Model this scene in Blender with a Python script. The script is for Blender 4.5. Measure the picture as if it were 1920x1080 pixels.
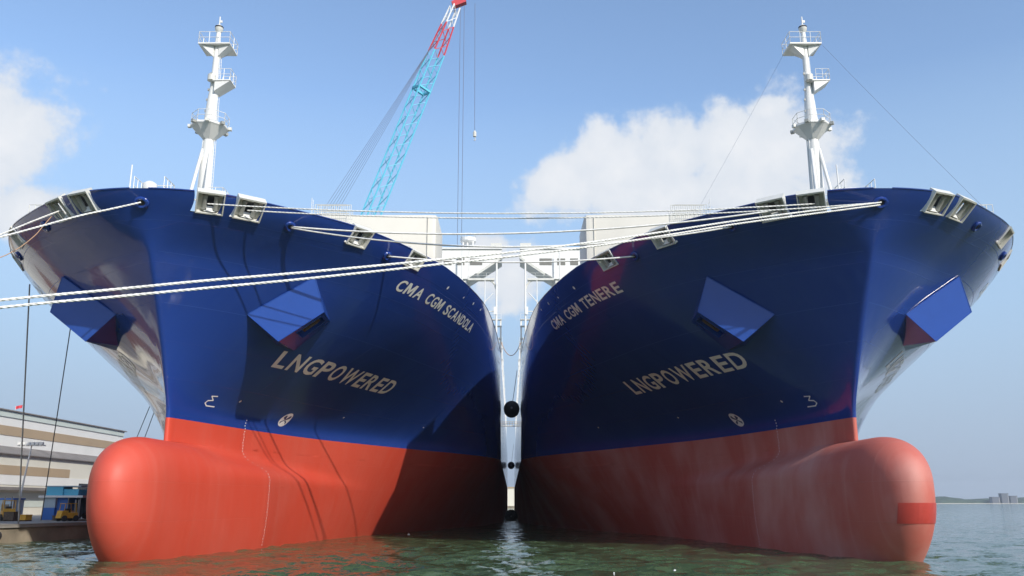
import bpy, bmesh, math, random
import numpy as np
from mathutils import Vector, Matrix
random.seed(7)
for o in list(bpy.data.objects): bpy.data.objects.remove(o)
scene = bpy.context.scene
col = scene.collection

# ------------------------------------------------------------------ camera
PITCH = math.atan((942 - 540) / 1600)
cam_d = bpy.data.cameras.new("camera")
cam_d.sensor_width = 36.0
cam_d.lens = 36.0 * 1600 / 1920
cam_d.clip_start = 0.5
cam_d.clip_end = 30000
cam_d.shift_x = 2 / 1920
cam = bpy.data.objects.new("camera", cam_d)
col.objects.link(cam)
cam.location = (0, 0, 4.0)
cam.rotation_euler = (math.pi / 2 + PITCH, 0, 0)
scene.camera = cam

# ------------------------------------------------------------------ light
SUN = Vector((1.0, -1.42, 1.0)).normalized()          # direction towards the sun
SUN_EL = math.asin(SUN.z)
SUN_ROT = math.atan2(SUN.x, SUN.y)
sun_d = bpy.data.lights.new("sun", 'SUN')
sun_d.energy = 2.25
sun_d.angle = math.radians(0.53)
sun_d.color = (1.0, 0.95, 0.87)
sun = bpy.data.objects.new("sun", sun_d)
col.objects.link(sun)
sun.rotation_euler = (-SUN).to_track_quat('-Z', 'Y').to_euler()
sun.location = (60, -60, 120)
scene.view_settings.view_transform = 'Standard'
scene.view_settings.look = 'None'
scene.view_settings.exposure = 0.72
scene.view_settings.gamma = 1.0
scene.render.engine = 'CYCLES'

# ------------------------------------------------------------------ world: sky and cumulus
world = bpy.data.worlds.new("World")
scene.world = world
world.use_nodes = True
world.cycles.sampling_method = 'MANUAL'
world.cycles.sample_map_resolution = 512
wt = world.node_tree
for n in list(wt.nodes): wt.nodes.remove(n)
def wn(t, **k):
    n = wt.nodes.new(t)
    for a, v in k.items(): setattr(n, a, v)
    return n
def wm(op, a, b=None, c=None):
    n = wt.nodes.new('ShaderNodeMath'); n.operation = op
    for i, v in enumerate((a, b, c)):
        if v is None: continue
        if isinstance(v, (int, float)): n.inputs[i].default_value = v
        else: wt.links.new(v, n.inputs[i])
    return n.outputs[0]
SKY_STRENGTH = 0.145
sky = wn('ShaderNodeTexSky', sky_type='NISHITA')
sky.sun_disc = False
sky.sun_elevation = SUN_EL
sky.sun_rotation = SUN_ROT
sky.altitude = 10
sky.air_density = 1.0
sky.dust_density = 0.9
sky.ozone_density = 2.0
tc = wn('ShaderNodeTexCoord')
sep = wn('ShaderNodeSeparateXYZ')
wt.links.new(tc.outputs['Generated'], sep.inputs[0])
az = wm('ARCTAN2', sep.outputs[0], sep.outputs[1])
el = wm('ARCSINE', sep.outputs[2])
# fine and coarse turbulence shared by all clouds
def wnoise(scale, detail, rough, dist=0.0):
    n = wn('ShaderNodeTexNoise')
    n.inputs['Scale'].default_value = scale
    n.inputs['Detail'].default_value = detail
    n.inputs['Roughness'].default_value = rough
    n.inputs['Distortion'].default_value = dist
    wt.links.new(tc.outputs['Generated'], n.inputs['Vector'])
    return n.outputs[0]
nz1 = wnoise(17.0, 6.0, 0.6)
nz2 = wnoise(5.0, 2.0, 0.5)
# each cloud: azimuth, elevation (degrees), and puffs (d_az, d_el, half width, half height)
CLOUDS = [
    (11.5, 21.4, [(-7.0, -.8, 3.0, 2.0), (-3.6, .4, 3.6, 2.5), (0, 1.3, 3.8, 2.6), (3.6, 1.4, 3.8, 2.6), (6.5, .9, 4.2, 3.2), (0, -1.5, 8.0, 2.0), (5, -2.0, 6.0, 1.8), (6.2, 3.4, 1.6, .9)]),
    (-34.5, 19.4, [(0, 1.0, 5.4, 4.2), (4.4, -2.6, 4.6, 1.9), (-5, -2, 5.5, 4.4)]),
    (-.6, 15.5, [(-.9, 1.2, 1.7, 1.0), (.6, -.6, 2.4, 2.4)]),
    (52, 19, [(-3, 0, 6, 3), (4, 1, 7, 4)]),
    (-72, 17, [(-5, 0, 7, 4), (6, 1, 8, 4.5)]),
    (-114, 22, [(0, 0, 9, 4.5)]),
    (98, 24, [(0, 0, 9, 4)]),
    (152, 18, [(0, 0, 10, 5)]),
    (-156, 16, [(0, 0, 9, 4)]),
]
dens = None
for ca, ce, puffs in CLOUDS:
    for da, de, hw, hh in puffs:
        k = math.cos(math.radians(ce))
        x = wm('MULTIPLY', wm('SUBTRACT', az, math.radians(ca + da / k)), k / math.radians(hw))
        y = wm('MULTIPLY', wm('SUBTRACT', el, math.radians(ce + de)), 1 / math.radians(hh))
        r = wm('SUBTRACT', 1.0, wm('SQRT', wm('ADD', wm('MULTIPLY', x, x), wm('MULTIPLY', y, y))))
        dens = r if dens is None else wm('MAXIMUM', dens, r)
dens = wm('ADD', dens, wm('MULTIPLY', wm('SUBTRACT', nz1, 0.40), 2.1))
dens = wm('ADD', dens, wm('MULTIPLY', wm('SUBTRACT', nz2, 0.5), 0.5))
ar = wn('ShaderNodeMapRange', interpolation_type='SMOOTHSTEP')
wt.links.new(dens, ar.inputs['Value'])
ar.inputs['From Min'].default_value = -0.05
ar.inputs['From Max'].default_value = 0.5
ar.inputs['To Max'].default_value = 0.96
cr = wn('ShaderNodeMapRange')
wt.links.new(wm('ADD', wm('MULTIPLY', nz1, 0.6), wm('MULTIPLY', dens, 0.35)), cr.inputs['Value'])
cr.inputs['From Min'].default_value = 0.2
cr.inputs['From Max'].default_value = 0.9
cmix = wn('ShaderNodeMix', data_type='RGBA')
wt.links.new(cr.outputs[0], cmix.inputs['Factor'])
cmix.inputs[6].default_value = (3.0, 3.25, 3.6, 1)
cmix.inputs[7].default_value = (3.85, 3.9, 4.0, 1)
smix = wn('ShaderNodeMix', data_type='RGBA')
wt.links.new(ar.outputs[0], smix.inputs['Factor'])
# humid haze evens out the lowest part of the sky, all the way round
elp = wm('MAXIMUM', el, 0.0)
hz = wn('ShaderNodeMix', data_type='RGBA')
wt.links.new(wm('MINIMUM', wm('MULTIPLY', elp, 1 / .20), 1.0), hz.inputs['Factor'])
hz.inputs[6].default_value = (1.80, 2.17, 2.72, 1)
hz.inputs[7].default_value = (1.75, 2.48, 3.40, 1)
hm = wn('ShaderNodeMix', data_type='RGBA')
wt.links.new(wm('MAXIMUM', wm('SUBTRACT', 1.0, wm('POWER', wm('MULTIPLY', elp, 1 / .46), 2.2)), 0.0), hm.inputs['Factor'])
wt.links.new(sky.outputs[0], hm.inputs[6])
wt.links.new(hz.outputs[2], hm.inputs[7])
wt.links.new(hm.outputs[2], smix.inputs[6])
wt.links.new(cmix.outputs[2], smix.inputs[7])
bg = wn('ShaderNodeBackground')
bg.inputs['Strength'].default_value = SKY_STRENGTH
wt.links.new(smix.outputs[2], bg.inputs['Color'])
wo = wn('ShaderNodeOutputWorld')
wt.links.new(bg.outputs[0], wo.inputs['Surface'])

# ------------------------------------------------------------------ materials
def principled(name, color, rough=0.5, metal=0.0, spec=0.5, vary=0.0, vscale=1.0, bump=0.0, bscale=8.0, stretch=(1, 1, 1)):
    m = bpy.data.materials.new(name); m.use_nodes = True
    nt = m.node_tree; p = nt.nodes['Principled BSDF']
    p.inputs['Base Color'].default_value = (*color, 1)
    p.inputs['Roughness'].default_value = rough
    p.inputs['Metallic'].default_value = metal
    p.inputs['Specular IOR Level'].default_value = spec
    if vary or bump:
        t = nt.nodes.new('ShaderNodeTexCoord'); mp = nt.nodes.new('ShaderNodeMapping')
        mp.inputs['Scale'].default_value = stretch
        nt.links.new(t.outputs['Object'], mp.inputs[0])
    if vary:
        n = nt.nodes.new('ShaderNodeTexNoise'); n.inputs['Scale'].default_value = vscale; n.inputs['Detail'].default_value = 6
        nt.links.new(mp.outputs[0], n.inputs['Vector'])
        r = nt.nodes.new('ShaderNodeMapRange'); r.inputs['From Min'].default_value = .25; r.inputs['From Max'].default_value = .75
        r.inputs['To Min'].default_value = 1 - vary; r.inputs['To Max'].default_value = 1 + vary
        nt.links.new(n.outputs[0], r.inputs['Value'])
        mx = nt.nodes.new('ShaderNodeVectorMath'); mx.operation = 'SCALE'
        mx.inputs[0].default_value = color
        nt.links.new(r.outputs[0], mx.inputs['Scale']); nt.links.new(mx.outputs[0], p.inputs['Base Color'])
    if bump:
        n2 = nt.nodes.new('ShaderNodeTexNoise'); n2.inputs['Scale'].default_value = bscale; n2.inputs['Detail'].default_value = 3
        nt.links.new(mp.outputs[0], n2.inputs['Vector'])
        b_ = nt.nodes.new('ShaderNodeBump'); b_.inputs['Strength'].default_value = 1.0; b_.inputs['Distance'].default_value = bump
        nt.links.new(n2.outputs[0], b_.inputs['Height']); nt.links.new(b_.outputs[0], p.inputs['Normal'])
    return m

def hull_paint(name, color, pale, rough, streak, fade, seed, rr=0.1, gloss=0.0):
    """ship paint: slow colour drift, run-down streaks below scuppers, plate waviness"""
    m = bpy.data.materials.new(name); m.use_nodes = True
    nt = m.node_tree; p = nt.nodes['Principled BSDF']; L = nt.links.new
    t = nt.nodes.new('ShaderNodeTexCoord')
    def noise(scale, stretch, detail, off):
        mp = nt.nodes.new('ShaderNodeMapping'); mp.inputs['Scale'].default_value = stretch; mp.inputs['Location'].default_value = (off, off * 1.7, seed)
        L(t.outputs['Object'], mp.inputs[0])
        n = nt.nodes.new('ShaderNodeTexNoise'); n.inputs['Scale'].default_value = scale; n.inputs['Detail'].default_value = detail
        L(mp.outputs[0], n.inputs['Vector']); return n.outputs[0]
    def rng(v, a, b, lo, hi):
        r = nt.nodes.new('ShaderNodeMapRange'); L(v, r.inputs['Value'])
        r.inputs['From Min'].default_value = a; r.inputs['From Max'].default_value = b
        r.inputs['To Min'].default_value = lo; r.inputs['To Max'].default_value = hi; return r.outputs[0]
    st = noise(1.0, (.25, 1.5, 0.05), 5, 3 + seed)
    cl = noise(0.16, (1, 1, .7), 5, 9 + seed)
    def mth(op, a, b_):
        n = nt.nodes.new('ShaderNodeMath'); n.operation = op
        for i, v in enumerate((a, b_)):
            if isinstance(v, (int, float)): n.inputs[i].default_value = v
            else: L(v, n.inputs[i])
        return n.outputs[0]
    f = mth('ADD', rng(st, .52, .78, 0, streak), rng(cl, .42, .66, 0, fade))
    # strakes and butts of the plating
    sp = nt.nodes.new('ShaderNodeSeparateXYZ'); L(t.outputs['Object'], sp.inputs[0])
    cb = nt.nodes.new('ShaderNodeCombineXYZ'); L(sp.outputs[1], cb.inputs[0]); L(sp.outputs[2], cb.inputs[1])
    bk = nt.nodes.new('ShaderNodeTexBrick'); L(cb.outputs[0], bk.inputs['Vector'])
    bk.inputs['Scale'].default_value = 1.0; bk.inputs['Brick Width'].default_value = 11.0; bk.inputs['Row Height'].default_value = 2.7
    bk.inputs['Mortar Size'].default_value = .022; bk.inputs['Mortar Smooth'].default_value = .6
    f = mth('ADD', f, mth('MULTIPLY', bk.outputs['Fac'], .16))
    mx = nt.nodes.new('ShaderNodeMix'); mx.data_type = 'RGBA'
    L(f, mx.inputs['Factor']); mx.inputs[6].default_value = (*color, 1); mx.inputs[7].default_value = (*pale, 1)
    L(mx.outputs[2], p.inputs['Base Color'])
    L(rng(noise(.5, (1, 1, .4), 4, 21), .3, .7, rough, rough + rr), p.inputs['Roughness'])
    p.inputs['Specular IOR Level'].default_value = 0.5
    if gloss: p.inputs['Coat Weight'].default_value = gloss; p.inputs['Coat Roughness'].default_value = .05
    # plating: panels a few metres long bulge very slightly
    h1 = noise(.42, (1, 1, 1), 2, 31 + seed)
    b_ = nt.nodes.new('ShaderNodeBump'); b_.inputs['Strength'].default_value = 1.0; b_.inputs['Distance'].default_value = 0.03
    L(mth('ADD', h1, mth('ADD', mth('MULTIPLY', bk.outputs['Fac'], .25), mth('MULTIPLY', mth('SINE', mth('MULTIPLY', sp.outputs[1], 7.4), 0.0), .05))), b_.inputs['Height']); L(b_.outputs[0], p.inputs['Normal'])
    return m

M = {}
M['blue_left'] = hull_paint('blue_topside_paint', (.016, .052, .270), (.03, .08, .33), .10, .12, .25, 1.0, .08, .55)
M['blue_right'] = hull_paint('blue_topside_paint_b', (.015, .047, .250), (.03, .075, .31), .10, .12, .25, 6.0, .08, .55)
M['red_left'] = hull_paint('red_bottom_paint', (.64, .070, .035), (.64, .14, .095), .48, .22, .28, 2.0)
M['red_right'] = hull_paint('faded_red_bottom_paint', (.53, .135, .098), (.62, .30, .25), .58, .20, .9, 5.0)
M['red_patch'] = principled('fresh_red_paint', (.50, .06, .045), .4, vary=.08, vscale=2)
M['pod'] = principled('blue_housing_paint', (.022, .075, .34), .18, vary=.05, vscale=.7)
M['seam'] = principled('weld_seam_paint', (.035, .085, .34), .25)
M['white'] = principled('white_marine_paint', (.80, .79, .75), .42, vary=.04, vscale=1.2)
M['offwhite'] = principled('cream_paint', (.66, .63, .55), .5, vary=.04, vscale=.4)
M['letter'] = principled('weathered_white_lettering', (.88, .87, .82), .22, vary=.08, vscale=1.3)
M['mark'] = principled('white_hull_marking', (.88, .88, .86), .3)
M['markblue'] = principled('dark_marking', (.012, .03, .14), .4)
M['frame'] = principled('fairlead_paint', (.68, .67, .61), .5, vary=.08, vscale=3)
M['roller'] = principled('grey_steel_roller', (.36, .36, .33), .45, vary=.1, vscale=4)
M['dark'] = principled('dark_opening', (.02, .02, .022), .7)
M['brown'] = principled('rusty_anchor_steel', (.10, .07, .05), .7, vary=.3, vscale=4)
M['rust'] = principled('rust_brown_steel', (.30, .15, .08), .7, vary=.3, vscale=.2)
M['deck'] = principled('green_grey_deck_paint', (.12, .16, .14), .7, vary=.1, vscale=.5)
M['glass'] = principled('tinted_window', (.22, .21, .18), .08)
M['rope'] = principled('pale_mooring_rope', (.80, .79, .75), .85, vary=.18, vscale=3)
M['rope_grey'] = principled('weathered_rope', (.42, .40, .36), .9, vary=.18, vscale=3)
M['rope_orange'] = principled('orange_rope', (.55, .34, .20), .9)
M['rope_dark'] = principled('dark_wire_rope', (.10, .10, .10), .7)
M['wire'] = principled('crane_wire', (.13, .16, .24), .6)
M['rubber'] = principled('black_fender_rubber', (.03, .03, .032), .75, vary=.3, vscale=2, bump=.02, bscale=5)
M['cyan'] = principled('cyan_crane_paint', (.12, .54, .70), .5, vary=.05, vscale=.4)
M['cranered'] = principled('red_crane_paint', (.60, .05, .06), .5)
M['cranewhite'] = principled('white_crane_paint', (.8, .8, .78), .5)
M['concrete'] = principled('stained_quay_concrete', (.26, .22, .16), .9, vary=.45, vscale=.35, bump=.06, bscale=1.5)
M['concrete_top'] = principled('quay_paving', (.30, .28, .25), .9, vary=.2, vscale=.3)
M['clad_white'] = principled('white_cladding', (.80, .79, .74), .6, vary=.04, vscale=.2)
M['clad_cream'] = principled('cream_cladding', (.74, .71, .60), .6, vary=.05, vscale=.2)
M['clad_tan'] = principled('tan_cladding', (.44, .33, .21), .6, vary=.06, vscale=.2)
M['clad_pale'] = principled('pale_green_cladding', (.60, .66, .60), .6, vary=.06, vscale=.3)
M['roof_grey'] = principled('grey_roof_sheet', (.22, .20, .185), .7, vary=.25, vscale=.25)
M['shade'] = principled('dark_doorway', (.035, .04, .05), .8)
M['yellow'] = principled('yellow_machine_paint', (.62, .33, .03), .5, vary=.15, vscale=2)
M['bluekiosk'] = principled('blue_kiosk_paint', (.04, .16, .50), .5)
M['lightblue'] = principled('light_blue_panel', (.10, .47, .66), .5)
M['pale_blue'] = principled('pale_blue_panel', (.42, .52, .58), .6)
M['grey'] = principled('grey_steel', (.30, .30, .30), .6, vary=.15, vscale=1)
M['flag'] = principled('red_flag_cloth', (.65, .06, .08), .8)
M['sand'] = principled('pale_beach_sand', (.62, .58, .50), .9, vary=.1, vscale=.01)
M['hill'] = principled('wooded_hill', (.05, .08, .05), .9, vary=.4, vscale=.03)
M['tower'] = principled('shaded_grey_tower', (.11, .12, .14), .8)  # shade and haze on the far towers put into the base colour
M['foam'] = principled('white_float', (.75, .75, .72), .6)

# ------------------------------------------------------------------ mesh helpers
class MB:
    def __init__(s): s.v = []; s.f = []
    def add(s, vs, fs):
        k = len(s.v); s.v.extend([tuple(map(float, p)) for p in vs]); s.f.extend([tuple(i + k for i in f) for f in fs]); return s
    def box(s, c, size, rot=None):
        hx, hy, hz = size[0] / 2, size[1] / 2, size[2] / 2
        vs = [Vector((x, y, z)) for x in (-hx, hx) for y in (-hy, hy) for z in (-hz, hz)]
        if rot is not None: vs = [rot @ p for p in vs]
        vs = [p + Vector(c) for p in vs]
        return s.add(vs, [(0, 1, 3, 2), (4, 6, 7, 5), (0, 4, 5, 1), (2, 3, 7, 6), (0, 2, 6, 4), (1, 5, 7, 3)])
    def bx(s, x0, x1, y0, y1, z0, z1): return s.box(((x0 + x1) / 2, (y0 + y1) / 2, (z0 + z1) / 2), (x1 - x0, y1 - y0, z1 - z0))
    def tube(s, p0, p1, r0, r1=None, n=8, cap=True):
        r1 = r0 if r1 is None else r1
        p0, p1 = Vector(p0), Vector(p1); d = p1 - p0
        if d.length < 1e-6: return s
        d.normalize(); a = d.orthogonal().normalized(); b_ = d.cross(a)
        vs = []
        for p, r in ((p0, r0), (p1, r1)):
            for i in range(n):
                t = 2 * math.pi * i / n; vs.append(p + (a * math.cos(t) + b_ * math.sin(t)) * r)
        fs = [(i, (i + 1) % n, n + (i + 1) % n, n + i) for i in range(n)]
        if cap: fs += [tuple(range(n - 1, -1, -1)), tuple(range(n, 2 * n))]
        return s.add(vs, fs)
    def path(s, pts, r, n=6):
        pts = [Vector(p) for p in pts]; N = len(pts); vs = []; a = None
        for i, p in enumerate(pts):
            d = (pts[min(i + 1, N - 1)] - pts[max(i - 1, 0)]).normalized()
            if a is None: a = d.orthogonal().normalized()
            a = (a - d * a.dot(d)).normalized(); b_ = d.cross(a)
            for k in range(n):
                t = 2 * math.pi * k / n; vs.append(p + (a * math.cos(t) + b_ * math.sin(t)) * r)
        fs = [(i * n + k, i * n + (k + 1) % n, (i + 1) * n + (k + 1) % n, (i + 1) * n + k) for i in range(N - 1) for k in range(n)]
        fs += [tuple(range(n - 1, -1, -1)), tuple((N - 1) * n + k for k in range(n))]
        return s.add(vs, fs)
    def prism(s, poly, z0, z1):
        n = len(poly)
        vs = [(x, y, z0) for x, y in poly] + [(x, y, z1) for x, y in poly]
        return s.add(vs, [tuple(range(n - 1, -1, -1)), tuple(range(n, 2 * n))] + [(i, (i + 1) % n, n + (i + 1) % n, n + i) for i in range(n)])
    def lathe(s, c, prof, n=16, axis='z'):
        vs = []
        for r, h in prof:
            for i in range(n):
                t = 2 * math.pi * i / n; x, y = r * math.cos(t), r * math.sin(t)
                vs.append(Vector(c) + (Vector((x, y, h)) if axis == 'z' else Vector((x, h, y))))
        m = len(prof)
        fs = [(j * n + i, j * n + (i + 1) % n, (j + 1) * n + (i + 1) % n, (j + 1) * n + i) for j in range(m - 1) for i in range(n)]
        fs += [tuple(range(n - 1, -1, -1)), tuple((m - 1) * n + i for i in range(n))]
        return s.add(vs, fs)
    def build(s, name, mat, parent=None, smooth=False, fix=True):
        me = bpy.data.meshes.new(name); me.from_pydata(s.v, [], s.f); me.update()
        if fix:
            bm = bmesh.new(); bm.from_mesh(me); bmesh.ops.recalc_face_normals(bm, faces=bm.faces); bm.to_mesh(me); bm.free()
        if isinstance(mat, (list, tuple)):
            for k in mat: me.materials.append(M[k])
        else: me.materials.append(M[mat])
        if smooth:
            for p in me.polygons: p.use_smooth = True
            if smooth != 'all': me.set_sharp_from_angle(angle=math.radians(38))
        o = bpy.data.objects.new(name, me); col.objects.link(o)
        if parent is not None: o.parent = parent
        return o
def tag(o, label=None, cat=None, group=None, kind=None):
    if label: o['label'] = label
    if cat: o['category'] = cat
    if group: o['group'] = group
    if kind: o['kind'] = kind
    return o
def empty(name, loc=(0, 0, 0), parent=None):
    o = bpy.data.objects.new(name, None); o.empty_display_size = .5; o.location = loc; col.objects.link(o)
    if parent is not None: o.parent = parent
    return o
def rail(mb, pts, h=1.05, step=1.2, r=.025, rails=(1.0, .5), close=False):
    pts = [Vector(p) for p in pts]
    if close: pts = pts + [pts[0]]
    for a, b_ in zip(pts[:-1], pts[1:]):
        k = max(1, round((b_ - a).length / step))
        for i in range(k + 1):
            p = a.lerp(b_, i / k); mb.tube(p, p + Vector((0, 0, h)), r, n=5)
        for f in rails: mb.tube(a + Vector((0, 0, h * f)), b_ + Vector((0, 0, h * f)), r, n=5)
    return mb
V = Vector
def hang(a, b_, sag, n=40):
    a, b_ = Vector(a), Vector(b_)
    return [a.lerp(b_, i / n) - Vector((0, 0, sag * 4 * (i / n) * (1 - i / n))) for i in range(n + 1)]
def ladder(mb, p0, p1, side, w=.4, step=.33, r=.022):
    p0, p1, side = Vector(p0), Vector(p1), Vector(side).normalized() * (w / 2)
    mb.tube(p0 - side, p1 - side, r, n=5); mb.tube(p0 + side, p1 + side, r, n=5)
    k = int((p1 - p0).length / step)
    for i in range(1, k):
        p = p0.lerp(p1, i / k); mb.tube(p - side, p + side, r * .7, n=4)
    return mb

# ------------------------------------------------------------------ sea
def make_sea():
    rng = np.random.default_rng(3)
    nth = 900
    rr = [2.0]
    while rr[-1] < 6000: rr.append(rr[-1] * 1.0115 + .06)
    rr = np.array(rr)
    # finer angles in front, coarser behind: one closed fan
    u = np.linspace(0, 1, nth, endpoint=False)
    th = 2 * np.pi * u - np.pi / 2 + 0.62 * np.sin(2 * np.pi * u)
    th = th + 0.0
    R, T = np.meshgrid(rr, th, indexing='ij')
    X = R * np.cos(T); Y = R * np.sin(T)
    cell = np.maximum(np.gradient(rr)[:, None] * np.ones_like(X), R * 0.011)
    Z = np.zeros_like(X)
    for i in range(70):
        lam = 0.4 * (4.2 / 0.4) ** rng.random()
        ang = rng.normal(-2.2, .75)
        k = 2 * np.pi / lam
        amp = 0.0105 * lam ** .9
        w = np.clip((lam / cell - 2.2) / 2.0, 0, 1)
        ph = rng.random() * 6.283
        s = np.sin(k * (X * np.cos(ang) + Y * np.sin(ang)) + ph + .6 * np.sin(.11 * X + .07 * Y + i))
        Z += amp * w * (s + .25 * s * s)
    n0, n1 = X.shape
    vs = np.stack([X, Y, Z], -1).reshape(-1, 3)
    i = np.arange(n0 - 1)[:, None]; j = np.arange(n1)[None, :]
    a = i * n1 + j; b_ = i * n1 + (j + 1) % n1
    fs = np.stack([a, a + n1, b_ + n1, b_], -1).reshape(-1, 4)
    me = bpy.data.meshes.new('sea')
    me.vertices.add(len(vs) + 1); me.vertices.foreach_set('co', np.concatenate([vs, [[0, 0, 0]]]).ravel())
    cap = np.stack([np.full(n1, len(vs)), np.arange(n1), (np.arange(n1) + 1) % n1], -1)
    nl = fs.size + cap.size
    me.loops.add(nl); me.loops.foreach_set('vertex_index', np.concatenate([fs.ravel(), cap.ravel()]).astype(np.int32))
    me.polygons.add(len(fs) + len(cap))
    st = np.concatenate([np.arange(len(fs)) * 4, len(fs) * 4 + np.arange(len(cap)) * 3]).astype(np.int32)
    me.polygons.foreach_set('loop_start', st)
    me.polygons.foreach_set('use_smooth', np.ones(len(fs) + len(cap), bool))
    me.update(calc_edges=True); me.validate()
    m = bpy.data.materials.new('harbour_water'); m.use_nodes = True
    nt = m.node_tree; p = nt.nodes['Principled BSDF']; L = nt.links.new
    p.inputs['Base Color'].default_value = (.070, .108, .052, 1)
    p.inputs['Roughness'].default_value = .06
    p.inputs['IOR'].default_value = 1.333
    p.inputs['Specular IOR Level'].default_value = .34
    t = nt.nodes.new('ShaderNodeTexCoord')
    def nz(scale, st_, det):
        mp = nt.nodes.new('ShaderNodeMapping'); mp.inputs['Scale'].default_value = st_; L(t.outputs['Object'], mp.inputs[0])
        n = nt.nodes.new('ShaderNodeTexNoise'); n.inputs['Scale'].default_value = scale; n.inputs['Detail'].default_value = det; n.inputs['Roughness'].default_value = .55
        L(mp.outputs[0], n.inputs['Vector']); return n.outputs['Color']
    def vm(op, a, b_):
        n = nt.nodes.new('ShaderNodeVectorMath'); n.operation = op
        for i_, v in enumerate((a, b_)):
            if isinstance(v, tuple): n.inputs[i_].default_value = v
            else: L(v, n.inputs[i_])
        return n.outputs[0]
    # wavelets as a slope field: independent of distance, so far water breaks reflections up as well
    s1 = vm('MULTIPLY', vm('SUBTRACT', nz(2.6, (1, 1.25, 1), 3), (.5, .5, .5)), (.50, .68, 0))
    s2 = vm('MULTIPLY', vm('SUBTRACT', nz(.55, (1, 1.3, 1), 3), (.5, .5, .5)), (.58, .85, 0))
    g = nt.nodes.new('ShaderNodeNewGeometry')
    L(vm('NORMALIZE', vm('ADD', g.outputs['Normal'], vm('ADD', s1, s2)), (0, 0, 0)), p.inputs['Normal'])
    me.materials.append(m)
    o = bpy.data.objects.new('sea', me); col.objects.link(o)
    tag(o, 'green grey harbour water with small waves', kind='structure')
make_sea()

# ------------------------------------------------------------------ hull form (local x = athwart, y = aft, z = up from the water)
ZD, ZR, ZB, YN, ZC = 26.2, 10.5, 8.65, 58.3, 5.0
def pch(xs, ys):
    xs = np.array(xs, float); ys = np.array(ys, float)
    h = np.diff(xs); d = np.diff(ys) / h; m = np.zeros(len(xs))
    for i in range(1, len(xs) - 1):
        if d[i - 1] * d[i] > 0:
            w1 = 2 * h[i] + h[i - 1]; w2 = h[i] + 2 * h[i - 1]; m[i] = (w1 + w2) / (w1 / d[i - 1] + w2 / d[i])
    m[0] = d[0]; m[-1] = d[-1]
    def f(x):
        x = np.clip(x, xs[0], xs[-1]); i = np.clip(np.searchsorted(xs, x, side='right') - 1, 0, len(xs) - 2)
        t = (x - xs[i]) / h[i]
        return (2*t**3-3*t**2+1)*ys[i] + (t**3-2*t**2+t)*h[i]*m[i] + (-2*t**3+3*t**2)*ys[i+1] + (t**3-t**2)*h[i]*m[i+1]
    return f
stem = pch([-8, ZB, 10.5, 14, 18, 22, 24.5, 26.2, 27.5], [67.9, 67.8, 67.75, 66.4, 64.2, 61.6, 59.9, 58.5, 57.7])
deck_t = pch(np.sqrt([0, .12, .6, 1.6, 3.7, 5.3, 9, 14, 17.4, 21, 25.6, 31.6, 39, 46, 57, 75, 400]), [0, 1.7, 3.9, 6.1, 8.9, 10.7, 14.3, 17.4, 19.0, 20.5, 21.8, 23.1, 24.2, 24.7, 25.2, 25.5, 25.5])
red_t = pch(np.sqrt([0, .05, .2, 1, 4, 11.2, 18, 24.3, 33, 43, 53, 62, 72, 400]), [0, .14, .22, .42, 1.1, 2.7, 4.5, 6.6, 10.5, 15.3, 20.5, 24, 25.5, 25.5])
wl_t = pch(np.sqrt([0, .05, .2, 1, 4, 12, 20, 27.5, 44.5, 61, 75, 92, 104, 122, 400]), [0, .14, .22, .35, .9, 2.2, 3.9, 5.9, 9.7, 14.8, 18.6, 22.2, 23.7, 25.5, 25.5])
deck_s = pch(np.sqrt([0, .05, .2, .6, 1.6, 3.7, 5.3, 9, 14, 17.4, 21, 25.6, 31.6, 39, 46, 57, 75, 400]), [0, .2, .5, 1.25, 3.0, 6.0, 8.0, 12.9, 17.0, 18.9, 20.5, 21.8, 23.1, 24.2, 24.7, 25.2, 25.5, 25.5])
def bhull(Y, z):
    s = np.sqrt(np.maximum(Y - stem(z), 0))
    t = np.clip((z - 11.0) / (ZD - 11.0), 0, 1.1); t = t * t / (t + .18) * 1.18; w = t + (.58 + .18 * np.exp(-(s / 4.0) ** 4)) * t * (1 - t)
    lo = np.clip(z / ZR, -.5, 1)
    r = wl_t(s) * (1 - lo) + red_t(s) * lo
    k = np.clip((z - 22.0) / 4.0, 0, 1); k = k * k * (3 - 2 * k)          # sharp stem below, rounded at the bulwark
    return r * (1 - w) + (deck_t(s) * k + deck_s(s) * (1 - k)) * w
def q_(x, n):
    x = np.clip(x, 0, 1); return (1 - (1 - x) ** n) ** (1 / n)
HT, LT, NT_ = ZB - ZC, 5.5, 2.3
HB, LB, NB = 11.5, 26.0, 2.0
def bbulb(Y, z):
    f = np.clip((Y - 88) / 30, 0, 1)
    W = (1.95 * q_((Y - YN) / 3.8, 2.1) + 3.2 * np.clip((Y - 58.5) / 20.5, 0, 1)) * (1 - f * f * (3 - 2 * f))
    dr = 3.0 * np.clip((Y - 68) / 40, 0, 1) ** 2
    ht = HT * q_((Y - YN) / LT, NT_) - dr; hb = HB * q_((Y - YN) / LB, NB)
    e = np.where(z > ZC, (z - ZC) / np.maximum(ht, 1e-6), (ZC - z) / np.maximum(hb, 1e-6))
    ell = np.sqrt(np.maximum(1 - np.minimum(e, 1) ** 2.5, 0))
    bell = np.where(z > ZC, 1 / (1 + (e / .80) ** 5), ell)                  # abaft the stem the bulb fairs into the entrance
    m_ = np.clip((Y - 67.9) / 7, 0, 1); m_ = m_ * m_ * (3 - 2 * m_)
    return np.where(Y > YN, W * (ell * (1 - m_) + bell * m_), 0)
def front(z):
    if z >= ZB: return float(stem(z))
    if z >= ZC: return YN + LT * (1 - (1 - ((z - ZC) / HT) ** NT_) ** (1 / NT_))
    return YN + LB * (1 - (1 - ((ZC - z) / HB) ** NB) ** (1 / NB))
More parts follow.
